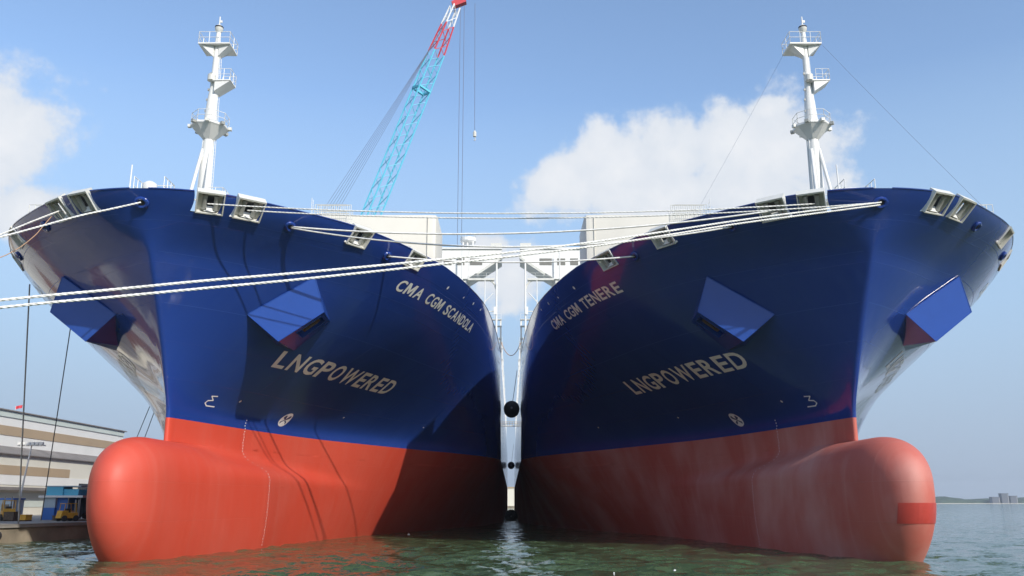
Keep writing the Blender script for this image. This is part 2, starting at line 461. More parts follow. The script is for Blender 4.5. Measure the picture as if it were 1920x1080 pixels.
def half(Y, z):
    Y = np.asarray(Y, float); z = np.asarray(z, float)
    return (bhull(Y, z) ** 3 + bbulb(Y, z) ** 3) ** (1 / 3)
def hp(Y, z, side=1): return Vector((side * float(half(Y, z)), Y, z))
def hframe(Y, z, side=1, d=.15):
    """point, aft tangent, upward tangent and outward normal of the shell"""
    p = hp(Y, z, side); t = (hp(Y + d, z, side) - hp(Y - d, z, side)).normalized()
    u = (hp(Y, z + d, side) - hp(Y, z - d, side)).normalized()
    n = (t.cross(u) * side).normalized()
    if n.x * side < 0: n = -n
    return p, t, u, n
def surf(Y, z, side, off):
    p, t, u, n = hframe(Y, z, side); return p + n * off
def col_y(s, z): return 58.5 + s + (front(z) - 58.5) * math.exp(-s / 25)
def y_at_x(x, z):
    a, b_ = front(z), 200.0
    for _ in range(60):
        m = (a + b_) / 2
        if float(half(m, z)) < x: a = m
        else: b_ = m
    return a
def s_at(Y, z):
    a, b_ = 0.0, 400.0
    for _ in range(60):
        m = (a + b_) / 2
        if col_y(m, z) < Y: a = m
        else: b_ = m
    return a
FAIR = [(3.65, 5.45), (6.25, 7.9), (13.75, 14.95), (17.75, 18.75)]       # half breadths of the four roller fairleads, per side
FZ0 = 24.95
FAIR_Y = [(y_at_x(a, 25.5), y_at_x(b_, 25.5)) for a, b_ in FAIR]
FAIR_S = [(s_at(a, 25.5), s_at(b_, 25.5)) for a, b_ in FAIR_Y]
LEN_END = 362.0
base_s = [LEN_END * (i / 200) ** 3 for i in range(201)]
edges = sorted(e for p in FAIR_S for e in p)
S_COLS = sorted([s for s in base_s if all(abs(s - e) > .12 for e in edges)] + edges)
Z_LOW = list(np.linspace(-3, 7.0, 30)) + [ZB - 1.65 * (1 - k / 16) ** 2 for k in range(1, 16)] + [ZB - .0008, ZB] + list(np.linspace(ZB, ZR, 8)[1:])
Z_UP = list(np.linspace(ZR, FZ0, 42)) + list(np.linspace(FZ0, ZD, 6)[1:])
def shell(zs, name, mat, parent, cut=False):
    vs = []; nc = len(S_COLS); fs = []
    for sd in (1, -1):
        for z in zs:
            f0 = front(z)
            Y = np.array([58.5 + s + (f0 - 58.5) * math.exp(-s / 25) for s in S_COLS])
            B = half(Y, np.full_like(Y, z)); B[0] = 0.0
            vs += [(sd * b_, y, z) for b_, y in zip(B, Y)]
    nz = len(zs)
    for k, sd in enumerate((1, -1)):
        o = k * nz * nc
        for i in range(nz - 1):
            for j in range(nc - 1):
                if cut and zs[i] > FZ0 - .01:
                    sm = (S_COLS[j] + S_COLS[j + 1]) / 2
                    if any(a < sm < b_ for a, b_ in FAIR_S): continue
                a = o + i * nc + j; q = (a, a + 1, a + nc + 1, a + nc)
                fs.append(q if sd > 0 else q[::-1])
        # transom edge closes with a flat stern
    for i in range(nz - 1):
        a = i * nc + nc - 1; b_ = a + nz * nc
        fs.append((a, b_, b_ + nc, a + nc))
    mb = MB(); mb.v = vs; mb.f = fs
    o = mb.build(name, mat, parent, fix=False)
    bm = bmesh.new(); bm.from_mesh(o.data); bmesh.ops.remove_doubles(bm, verts=bm.verts, dist=.0006); bm.to_mesh(o.data); bm.free()
    for p in o.data.polygons: p.use_smooth = True
    o.data.set_sharp_from_angle(angle=math.radians(50))
    return o

GLYPH_W = {'M': .84, 'W': 1.0, 'L': .52, 'E': .56, ' ': .30, 'A': .74}
BLOCK_M = [(0, 0), (0, 1), (.26, 1), (.5, .46), (.74, 1), (1, 1), (1, 0), (.78, 0), (.78, .58), (.57, .12), (.43, .12), (.22, .58), (.22, 0)]
def glyph(ch):
    """one block capital filling the unit square"""
    bm = bmesh.new()
    if ch == 'M':
        bm.faces.new([bm.verts.new((x, y, 0)) for x, y in BLOCK_M])
    else:
        cu = bpy.data.curves.new('t', 'FONT'); cu.body = ch; cu.resolution_u = 4; cu.offset = .024
        o = bpy.data.objects.new('t', cu); col.objects.link(o)
        dg = bpy.context.evaluated_depsgraph_get()
        me = bpy.data.meshes.new_from_object(o.evaluated_get(dg)); bpy.data.objects.remove(o); bm.from_mesh(me)
    bmesh.ops.triangulate(bm, faces=bm.faces)
    a = np.array([v.co[:] for v in bm.verts]); lo, hi = a.min(0), a.max(0)
    for v in bm.verts: v.co = ((v.co.x - lo[0]) / (hi[0] - lo[0]), (v.co.y - lo[1]) / (hi[1] - lo[1]), 0)
    for _ in range(2):
        bmesh.ops.subdivide_edges(bm, edges=[e for e in bm.edges if e.calc_length() > .3], cuts=1); bmesh.ops.triangulate(bm, faces=bm.faces)
    bm.verts.index_update()
    vs = [tuple(v.co) for v in bm.verts]; fs = [tuple(v.index for v in f.verts) for f in bm.faces]; bm.free()
    return vs, fs
def text_mesh(body):
    V_, F_, x = [], [], 0.0
    for ch in body:
        w = GLYPH_W.get(ch, .66)
        if ch != ' ':
            vs, fs = glyph(ch); k = len(V_)
            V_ += [(x + a * w, b_, 0) for a, b_, _ in vs]; F_ += [tuple(i + k for i in f) for f in fs]
        x += w + .13
    a = np.array(V_); a[:, 0] /= a[:, 0].max()
    return a, F_
TEXTS = {k: text_mesh(k) for k in ('LNGPOWERED', 'CMA CGM SCANDOLA', 'CMA CGM TENERE')}
def lettering(name, body, side, y0, y1, z0, z1, lean, parent):
    a, fs = TEXTS[body]; mb = MB()
    for x, y, _ in a:
        # port reads from the bow aft, starboard from aft towards the bow
        Y = y0 + (y1 - y0) * (x if side > 0 else 1 - x) - lean * y
        mb.v.append(tuple(surf(Y, z0 + (z1 - z0) * y, side, .025)))
    mb.f = fs
    return mb.build(name, 'letter', parent)
def strip_on_hull(mb, pts, w, side, off=.022):
    for (ya, za), (yb, zb) in zip(pts[:-1], pts[1:]):
        n = max(1, int(math.hypot(yb - ya, zb - za) / .35))
        for i in range(n):
            A = surf(ya + (yb - ya) * i / n, za + (zb - za) * i / n, side, off); B = surf(ya + (yb - ya) * (i + 1) / n, za + (zb - za) * (i + 1) / n, side, off)
            p, t, u, nn = hframe((ya + yb) / 2, (za + zb) / 2, side)
            d = (B - A).normalized(); s = d.cross(nn).normalized() * w / 2; e = d * w * .4
            mb.add([A - s - e, B - s + e, B + s + e, A + s - e], [(0, 1, 2, 3)])
    return mb
def disc_on_hull(mb, Y, z, r, side, off, poly=None, n=20):
    p, t, u, nn = hframe(Y, z, side)
    pts = poly or [(math.cos(2 * math.pi * i / n), math.sin(2 * math.pi * i / n)) for i in range(n)]
    ring = []
    for a, c in pts:
        q = p + t * (a * r) + u * (c * r); ring.append(surf(q.y, q.z, side, off))
    cen = surf(Y, z, side, off); k = len(ring)
    mb.add([cen] + ring, [(0, i + 1, (i + 1) % k + 1) for i in range(k)])
    return mb

# ------------------------------------------------------------------ parts of a ship
def fairlead(ship, k, side):
    ya, yb = FAIR_Y[k]; zc = (FZ0 + ZD) / 2
    A, B = hp(ya, zc, side), hp(yb, zc, side)
    p = (A + B) / 2; t = (B - A); w = t.length / 2; t.normalize()
    _, _, u, _ = hframe((ya + yb) / 2, zc, side)
    n = t.cross(u).normalized()
    if n.x * side < 0: n = -n
    u = n.cross(t).normalized()
    if u.z < 0: u = -u
    R = Matrix((t, n, u)).transposed()
    h = (ZD - FZ0) / 2 / u.z + .02
    root = empty('fairlead', p, ship); root.rotation_mode = 'QUATERNION'; root.rotation_quaternion = R.to_quaternion()
    if R.determinant() < 0:
        t = -t; R = Matrix((t, n, u)).transposed(); root.rotation_quaternion = R.to_quaternion()
    w += .04; f = .085
    mb = MB()
    mb.bx(-w, -w + f, -.55, .10, -h, h); mb.bx(w - f, w, -.55, .10, -h, h)
    mb.bx(-w + f, w - f, -.55, .085, -h, -h + f); mb.bx(-w + f, w - f, -.55, .085, h - f * 1.6, h)
    mb.build('frame', 'frame', root)
    mb = MB()
    iw = w * .50; ih = h * .50
    mb.bx(-w + f, -iw, -.46, -.40, -h + f, h - f * 1.6); mb.bx(iw, w - f, -.46, -.40, -h + f, h - f * 1.6)
    mb.bx(-iw, iw, -.46, -.40, ih, h - f * 1.6); mb.bx(-iw, iw, -.46, -.40, -h + f, -ih)
    mb.build('back_plate', 'frame', root)
    MB().bx(-w * .8, w * .8, -.80, -.75, -h * .75, h * .6).build('opening', 'dark', root)
    for sx in (-1, 1):
        mb = MB(); mb.lathe((sx * iw * .82, -.22, 0), [(.13, -h * .72), (.21, -h * .66), (.17, -h * .5), (.17, h * .42), (.21, h * .58), (.13, h * .64)], 12)
        mb.build('roller', 'roller', root, smooth=True)
    mb = MB(); mb.add([(-iw, -.40, -ih), (iw, -.40, -ih), (iw * .8, -.02, -h * .78), (-iw * .8, -.02, -h * .78), (-iw, -.40, -h * .86), (iw, -.40, -h * .86)], [(0, 1, 2, 3), (3, 2, 5, 4), (0, 3, 4), (1, 5, 2), (0, 4, 5, 1)])
    mb.build('sill', 'white', root)

def mooring_pipe(ship, p, n, u, r=.36):
    n = n.normalized(); t = u.cross(n).normalized(); u = n.cross(t).normalized()
    root = empty('mooring_pipe', p, ship)
    mb = MB(); N, K = 20, 8
    for i in range(N):
        a = 2 * math.pi * i / N; d = t * math.cos(a) * 1.25 + u * math.sin(a)
        for k in range(K):
            b_ = 2 * math.pi * k / K; mb.v.append(tuple(d * (r + .13 * math.cos(b_)) + n * (.05 + .13 * math.sin(b_))))
    mb.f = [(i * K + k, ((i + 1) % N) * K + k, ((i + 1) % N) * K + (k + 1) % K, i * K + (k + 1) % K) for i in range(N) for k in range(K)]
    mb.build('ring', ship['paint'], root, smooth=True)
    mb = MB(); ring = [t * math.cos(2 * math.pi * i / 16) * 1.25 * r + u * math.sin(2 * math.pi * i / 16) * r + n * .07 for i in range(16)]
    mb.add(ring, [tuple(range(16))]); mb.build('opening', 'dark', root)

def anchor_housing(ship, side):
    def m(p): return Vector((p[0] * side, p[1], p[2]))
    A, B = m((5.4, 68.6, 19.0)), m((10.62, 69.35, 22.4))
    C, D = m((11.45, 69.75, 19.46)), m((7.94, 69.27, 16.87))
    E, F = m((11.0, 74.8, 19.6)), m((7.9, 74.9, 17.05))
    G = m((6.6, 73.6, 17.2))
    Ai, Bi = m((5.0, 70.6, 19.0)), m((9.6, 70.9, 22.4))
    root = empty('anchor_housing', (0, 0, 0), ship)
    MB().add([A, B, C, D], [(0, 1, 2, 3)]).build('outer_plate', 'pod', root)
    MB().add([B, Bi, E, C], [(0, 1, 2, 3)]).build('aft_cheek', 'pod', root)
    MB().add([A, D, F, G, Ai], [(0, 1, 3, 4), (1, 2, 3)]).build('fore_cheek', 'pod', root)
    MB().add([A, B, Bi, Ai], [(0, 1, 2, 3)]).build('top_plate', 'pod', root)
    # underside with its rectangular opening
    def P(a, b_): return (D.lerp(C, a)).lerp(F.lerp(E, a), b_)
    n = (C - D).cross(F - D).normalized(); n = n if n.z > 0 else -n
    r = [P(.34, .14), P(.92, .14), P(.92, .62), P(.34, .62)]
    o = [P(0, 0), P(1, 0), P(1, 1), P(0, 1)]
    mb = MB(); mb.add(o + r, [(i, (i + 1) % 4, 4 + (i + 1) % 4, 4 + i) for i in range(4)])
    ri = [p + n * .5 for p in r]
    mb.add(r + ri, [(i, (i + 1) % 4, 4 + (i + 1) % 4, 4 + i) for i in range(4)] + [(4, 5, 6, 7)])
    mb.build('underside', 'pod', root)
    mb = MB()
    for i in range(4): mb.tube(r[i] - n * .02, r[(i + 1) % 4] - n * .02, .045, n=6)
    mb.build('opening_rim', 'pod', root)
    q = [P(.45, .24), P(.84, .24), P(.84, .52), P(.45, .52)]
    mb = MB(); mb.add([p + n * .45 for p in q] + [p + n * .15 for p in q], [(i, (i + 1) % 4, 4 + (i + 1) % 4, 4 + i) for i in range(4)] + [(4, 5, 6, 7)])
    s1, s2 = P(.50, .38) + n * .1, P(.79, .38) + n * .1
    mb.tube(s1, s2, .14, n=8)
    mb.build('anchor', 'brown', root)
    mb = MB()
    for a, b_ in ((A, B), (B, C), (C, D), (D, A)): mb.tube(a, b_, .035, n=6)
    mb.build('edge_bead', 'pod', root)

def foremast(ship, k):
    Y = 71.0; root = empty('foremast', (0, Y, 0), ship)
    mb = MB(); mb.lathe((0, 0, 0), [(.64, 25.0), (.60, 29.5), (.50, 34.6), (.44, 35.4), (.44, 36.6)], 20)
    mb.build('lower_tube', 'white', root, smooth=True)
    mb = MB(); mb.lathe((0, 0, 0), [(.50, 36.8), (.58, 37.2), (.46, 39.2), (.33, 40.6), (.28, 43.2), (.25, 45.2), (.2, 46.2)], 18)
    mb.build('upper_tube', 'white', root, smooth=True)
    for sx in (-1, 1):
        mb = MB(); mb.tube((sx * .95, -2.6, 25), (sx * .35, -.3, 34.5), .15, n=10)
        mb.tube((sx * .66, -1.45, 29.6), (sx * .3, -.2, 29.6), .06, n=6)
        mb.build('stay_leg', 'white', root, smooth=True)
    # main lantern platform
    mb = MB(); N = 8
    def ring(r, z): return [(r * math.cos(2 * math.pi * (i + .5) / N), r * math.sin(2 * math.pi * (i + .5) / N), z) for i in range(N)]
    vs = ring(.5, 35.5) + ring(1.5, 36.5) + ring(1.65, 36.62) + ring(1.65, 36.80)
    fs = [(j * N + i, j * N + (i + 1) % N, (j + 1) * N + (i + 1) % N, (j + 1) * N + i) for j in range(3) for i in range(N)] + [tuple(range(3 * N, 4 * N)), tuple(range(N - 1, -1, -1))]
    pl = mb.add(vs, fs).build('platform', 'white', root)
    mb = MB(); rail(mb, ring(1.6, 36.8), 1.05, .9, .028, (1, .5), True); mb.build('railing', 'white', root)
    for i in range(8):
        a = 2 * math.pi * i / 8 + .2; c = Vector((1.74 * math.cos(a), 1.74 * math.sin(a), 36.72))
        MB().box(c, (.30, .34, .26), Matrix.Rotation(a, 3, 'Z')).build('floodlight', 'roller' if i % 2 else 'frame', root)
    # small side platform
    mb = MB(); mb.bx(.1, 1.75, -.8, .75, 41.0, 41.1)
    mb.add([(.3, -.7, 40.0), (.3, .65, 40.0), (1.7, .7, 40.98), (1.7, -.75, 40.98), (.3, -.7, 40.98), (.3, .65, 40.98)], [(0, 1, 2, 3), (0, 3, 4), (1, 5, 2), (0, 4, 5, 1), (2, 5, 4, 3)])
    mb.build('platform', 'white', root)
    mb = MB(); rail(mb, [(.5, -.78, 41.1), (1.72, -.78, 41.1), (1.72, .72, 41.1), (.5, .72, 41.1)], 1.05, .7, .028); mb.build('railing', 'white', root)
    mb = MB(); mb.lathe((-.05, -.55, 41.35), [(.1, -.34), (.36, -.28), (.36, .28), (.1, .34)], 14)
    mb.build('horn', 'frame', root, smooth=True)
    # top platform
    mb = MB(); mb.bx(-1.55, 1.35, -.7, 1.6, 44.75, 44.87)
    for sx in (-1, 1):
        mb.add([(sx * .22, -.3, 43.7), (sx * .22, .3, 43.7), (sx * 1.3, .5, 44.74), (sx * 1.3, -.5, 44.74), (sx * .22, -.3, 44.74), (sx * .22, .3, 44.74)], [(0, 1, 2, 3), (0, 3, 4), (1, 5, 2), (0, 4, 5, 1), (2, 5, 4, 3)])
    mb.add([(-.2, .25, 43.7), (.2, .25, 43.7), (.5, 1.5, 44.74), (-.5, 1.5, 44.74), (-.2, .25, 44.74), (.2, .25, 44.74)], [(0, 1, 2, 3), (0, 3, 4), (1, 5, 2), (0, 4, 5, 1), (2, 5, 4, 3)])
    mb.build('platform', 'white', root)
    mb = MB(); rail(mb, [(-1.52, -.66, 44.87), (1.32, -.66, 44.87), (1.32, 1.56, 44.87), (-1.52, 1.56, 44.87)], 1.1, 1.0, .03, (1, .5), True); mb.build('railing', 'white', root)
    mb = MB(); mb.lathe((0, 0, 46.2), [(.16, 0), (.34, .25), (.38, .5), (.36, .52), (.36, .66), (.2, .8)], 14); mb.build('lantern', 'frame', root, smooth=True)
    mb = MB(); mb.lathe((0, 0, 46.72), [(.385, 0), (.385, .12)], 14); mb.build('lantern_band', 'dark', root)
    mb = MB(); mb.tube((0, 0, 47.0), (0, 0, 47.9), .06, n=6); mb.box((.12, 0, 47.4), (.25, .1, .22)); mb.build('light_fitting', 'white', root)
    mb = MB(); ladder(mb, (.62, .25, 25.5), (.50, .2, 36.5), (0, 1, 0)); ladder(mb, (.5, .25, 37.2), (.3, .2, 44.7), (0, 1, 0)); mb.build('ladder', 'white', root)
    for x0, y0, x1, y1 in ((-.55, -.35, -.42, -.2), (-.66, .1, -.52, .1)):
        MB().tube((x0, y0, 25), (x1, y1, 36), .05, n=6).build('cable_pipe', 'white', root)
    for z in (38.3, 39.4, 40.4, 42): MB().box((-.52 + (z - 38) * .05, -.12, z), (.14, .14, .2)).build('junction_box', 'roller', root)
    for a, b_ in [] if k == 0 else [((-1.5, 1.5, 44.8), (-10.5, 6.0, 29.0)), ((1.3, -.6, 44.8), (11.0, -6.6, 26.3)), ((.3, 1.5, 44.8), (3.0, 9.0, 27.0))]:
        MB().path(hang(V(a), V(b_), .12, 10), .012, 4).build('stay_wire', 'wire', root)
    mb = MB(); mb.bx(.55, 2.0, -.9, .9, 29.5, 29.58); rail(mb, [(.65, -.85, 29.58), (1.95, -.85, 29.58), (1.95, .85, 29.58), (.65, .85, 29.58)], 1.1, .6, .03)
    mb.tube((1.3, 0, 25), (1.3, 0, 29.5), .1, n=6)
    mb.build('landing', 'white', root)
    return root

def bow_fittings(ship, k):
    root = empty('bow_platform', (0, 61.6, 0), ship)
    mb = MB(); mb.bx(-1.7, .7, -.5, 1.6, 26.15, 26.25)
    for x in (-1.6, .6):
        for y in (-.4, 1.5): mb.tube((x, y, 25), (x, y, 26.15), .06, n=6)
    mb.build('deck_plate', 'white', root)
    mb = MB(); mb.tube((-2.05, -.2, 25), (-2.05, -.2, 29.2), .075, .05, n=8); mb.build('jackstaff', 'white', root)
    mb = MB(); rail(mb, [(-1.65, -.45, 26.25), (-1.65, 1.5, 26.25), (.65, 1.5, 26.25), (.65, -.45, 26.25)], 1.9 if k == 0 else 1.7, .75, .035, (1, .62, .3))
    mb.build('railing', 'white', root)
    if k == 0:
        mb = MB(); mb.lathe((-.65, .1, 27.45), [(.06, -.55), (.5, -.42), (.56, 0), (.5, .3), (.2, .5)], 16); mb.build('searchlight', 'white', root, smooth=True)
        MB().box((.35, .2, 26.9), (.25, .4, .5)).build('light_box', 'frame', root)
    else:
        mb = MB(); mb.lathe((-.45, .1, 26.25), [(.12, 0), (.12, .5), (.22, .55), (.22, .95), (.1, 1.05)], 12); mb.build('bell', 'white', root, smooth=True)
        MB().box((-1.15, .2, 26.7), (.3, .4, .8)).build('light_box', 'frame', root)

def stair_cage(ship, side):
    root = empty('stair_cage', (side * 12.0, 68.8, 0), ship)
    mb = MB(); mb.bx(-1.4, 1.4, -1.0, 1.6, 26.35, 26.45)
    for x in (-1.3, 1.3):
        for y in (-.9, 1.5): mb.tube((x, y, 25), (x, y, 26.35), .09, n=6)
    mb.build('landing', 'white', root)
    for y in (-.95, -.1, .75, 1.55):
        mb = MB(); rail(mb, [(-1.35, y, 26.45), (1.35, y, 26.45)], 2.1 + .3 * math.sin(y * 2), .55, .03, (1, .66, .33)); mb.build('railing', 'frame', root)
    mb = MB(); ladder(mb, (-side * 1.6, -.9, 25), (-side * 1.6, -.9, 28.8), (0, 1, 0), .5); mb.build('ladder', 'white', root)

def breakwater(ship):
    root = empty('breakwater', (0, 79.2, 0), ship); w = 19.9
    prof = []
    mb = MB(); pts = []
    # rounded box in plan, leaning top
    def ringz(z, y0, wd):
        return [(-wd, 6.4, z), (-wd, y0 + .5, z), (-wd + .15, y0 + .12, z), (-wd + .55, y0, z), (wd - .55, y0, z), (wd - .15, y0 + .12, z), (wd, y0 + .5, z), (wd, 6.4, z)]
    rings = ringz(25.0, .3, w - 1.3) + ringz(26.3, .3, w - 1.3) + ringz(26.4, .0, w) + ringz(31.1, .0, w) + ringz(31.3, .12, w - .03)
    N = 8; vs = rings
    fs = [(j * N + i, j * N + (i + 1) % N, (j + 1) * N + (i + 1) % N, (j + 1) * N + i) for j in range(4) for i in range(N)] + [tuple(range(4 * N, 5 * N))]
    mb.add(vs, fs).build('shield_plate', 'offwhite', root, smooth=True)
    for sx in (-1, 1):
        mb = MB(); mb.tube((sx * (w - .9), -.07, 25.5), (sx * (w - .9), -.07, 31.0), .05, n=6); mb.build('drain_pipe', 'offwhite', root)
        mb = MB(); rail(mb, [(sx * (w - 2.2), -2.6, 25.1), (sx * (w - 7.5), -2.6, 25.1)], 2.2, 1.1, .03, (1, .75, .5, .25)); mb.build('railing', 'frame', root)
    MB().lathe((6, 2, 31.3), [(.18, 0), (.18, .7), (.3, .75), (.3, 1.0)], 10).build('vent', 'white', root)

def bridge(ship):
    root = empty('bridge', (0, 150, 0), ship)
    mb = MB(); mb.bx(-19.4, 19.4, 0, 7, 43.4, 49.0); mb.bx(-25.45, 25.45, -.3, 7.3, 49.0, 49.3)
    mb.build('wheelhouse', 'white', root)
    mb = MB(); mb.bx(-19, 19, .4, 16, 26, 43.4); mb.build('accommodation_block', 'white', root)
    for sx in (-1, 1):
        for x, w in ((20.75, 1.12), (17.9, .72), (15.55, .72), (13.1, .72), (10.7, .72), (8.3, .72), (5.9, .72), (3.5, .72), (1.2, .72)):
            o = MB().bx(sx * x - w, sx * x + w, -.07, .06, 46.0, 47.25).build('window', 'glass', root)
        # bridge wing with rising soffit and grey raking strut
        mb = MB(); a = [(sx * 19.42, 43.6), (sx * 25.4, 47.5), (sx * 25.4, 48.98), (sx * 19.42, 48.98)]
        mb.add([(x, .0, z) for x, z in a] + [(x, 6.5, z) for x, z in a], [(0, 1, 2, 3), (7, 6, 5, 4), (0, 4, 5, 1), (1, 5, 6, 2), (2, 6, 7, 3), (3, 7, 4, 0)]); mb.build('wing', 'white', root)
        mb = MB(); mb.tube((sx * 25.5, -.3, 47.4), (sx * 20.9, -.3, 44.2), .30, n=4); mb.build('wing_strut', 'frame', root)
        mb = MB(); mb.tube((sx * 24.5, -.6, 26), (sx * 24.5, -.6, 46.6), .17, n=8); mb.build('wing_post', 'white', root, smooth=True)
        mb = MB(); mb.bx(sx * 21.7 - 2.4, sx * 21.7 + 2.4, -.7, .3, 43.0, 43.35); mb.path([(sx * 23.0, -.3, 43.1), (sx * 23.7, -.3, 42.8), (sx * 24.2, -.3, 42.2), (sx * 24.4, -.3, 41.4)], .16, 6); mb.build('gallery', 'frame', root)
        mb = MB(); rail(mb, [(sx * 19.6, -.65, 43.35), (sx * 24.2, -.65, 43.35)], 1.0, 1.4, .025); mb.build('railing', 'white', root)
        mb = MB(); mb.bx(sx * 24.4 - 1.0, sx * 24.4 + 1.0, 0, 1.6, 49.5, 50.2); mb.build('light_box', 'frame', root)
        mb = MB(); mb.bx(sx * 24.3 - .28, sx * 24.3 + .28, -1.0, -.8, 36.6, 38); mb.build('lifebuoy_box', 'white', root)
        mb = MB(); mb.tube((sx * 23.9, -.6, 40.6), (sx * 21.0, -.6, 37.4), .09, n=6); mb.tube((sx * 24.3, -.6, 37.2), (sx * 19.4, -.6, 37.2), .1, n=6)
        mb.tube((sx * 22.4, -.6, 26), (sx * 22.4, -.6, 43), .09, n=6); mb.build('side_frame', 'white', root)
        mb = MB(); mb.tube((sx * 18.3, -1.6, 34), (sx * 18.3, -1.6, 48.2), .13, n=6); mb.build('light_post', 'white', root)
    # radar platform on four legs
    mb = MB(); c = (19.1, 3, 51)
    for dx in (-.9, -.1, .9):
        for dy in (-.8, .8): mb.tube((c[0] + dx, c[1] + dy, 49.2), (c[0] + dx, c[1] + dy, 51.2), .16, n=6)
    mb.lathe((c[0], c[1], 51.1), [(1.2, 0), (1.5, .25), (1.5, .9), (1.3, .92)], 16); rail(mb, [(c[0] + 1.45 * math.cos(a), c[1] + 1.45 * math.sin(a), 51.9) for a in [k * math.pi / 5 for k in range(10)]], .8, 1, .03, (1,), True)
    mb.build('radar_platform', 'white', root)

def lashing_row(ship):
    for yy in (118, 172, 198, 224, 252, 280, 310, 340, 368):
        root = empty('lashing_bridge', (0, yy, 0), ship)
        for sx in (-1, 1):
            mb = MB()
            for x in (25.0, 22.4, 19.6): mb.bx(sx * x - .17, sx * x + .17, -.3, .3, 26, 40.5 if yy != 118 else 27.2)
            if yy != 118:
                for z in (28.6, 31.2, 33.8, 36.4, 39.0, 40.4): mb.bx(min(sx * 25.2, sx * 19.4), max(sx * 25.2, sx * 19.4), -.6, .6, z, z + .14)
                rail(mb, [(sx * 25.1, -.55, 40.55), (sx * 19.4, -.55, 40.55)], 1.1, 1.4, .03)
            mb.build('side_tower', 'white', root)
    for sx in (-1, 1):
        mb = MB(); rail(mb, [(sx * 25.3, 122, 26.2), (sx * 25.3, 400, 26.2)], 1.1, 3.0, .03); mb.build('deck_railing', 'white', ship)

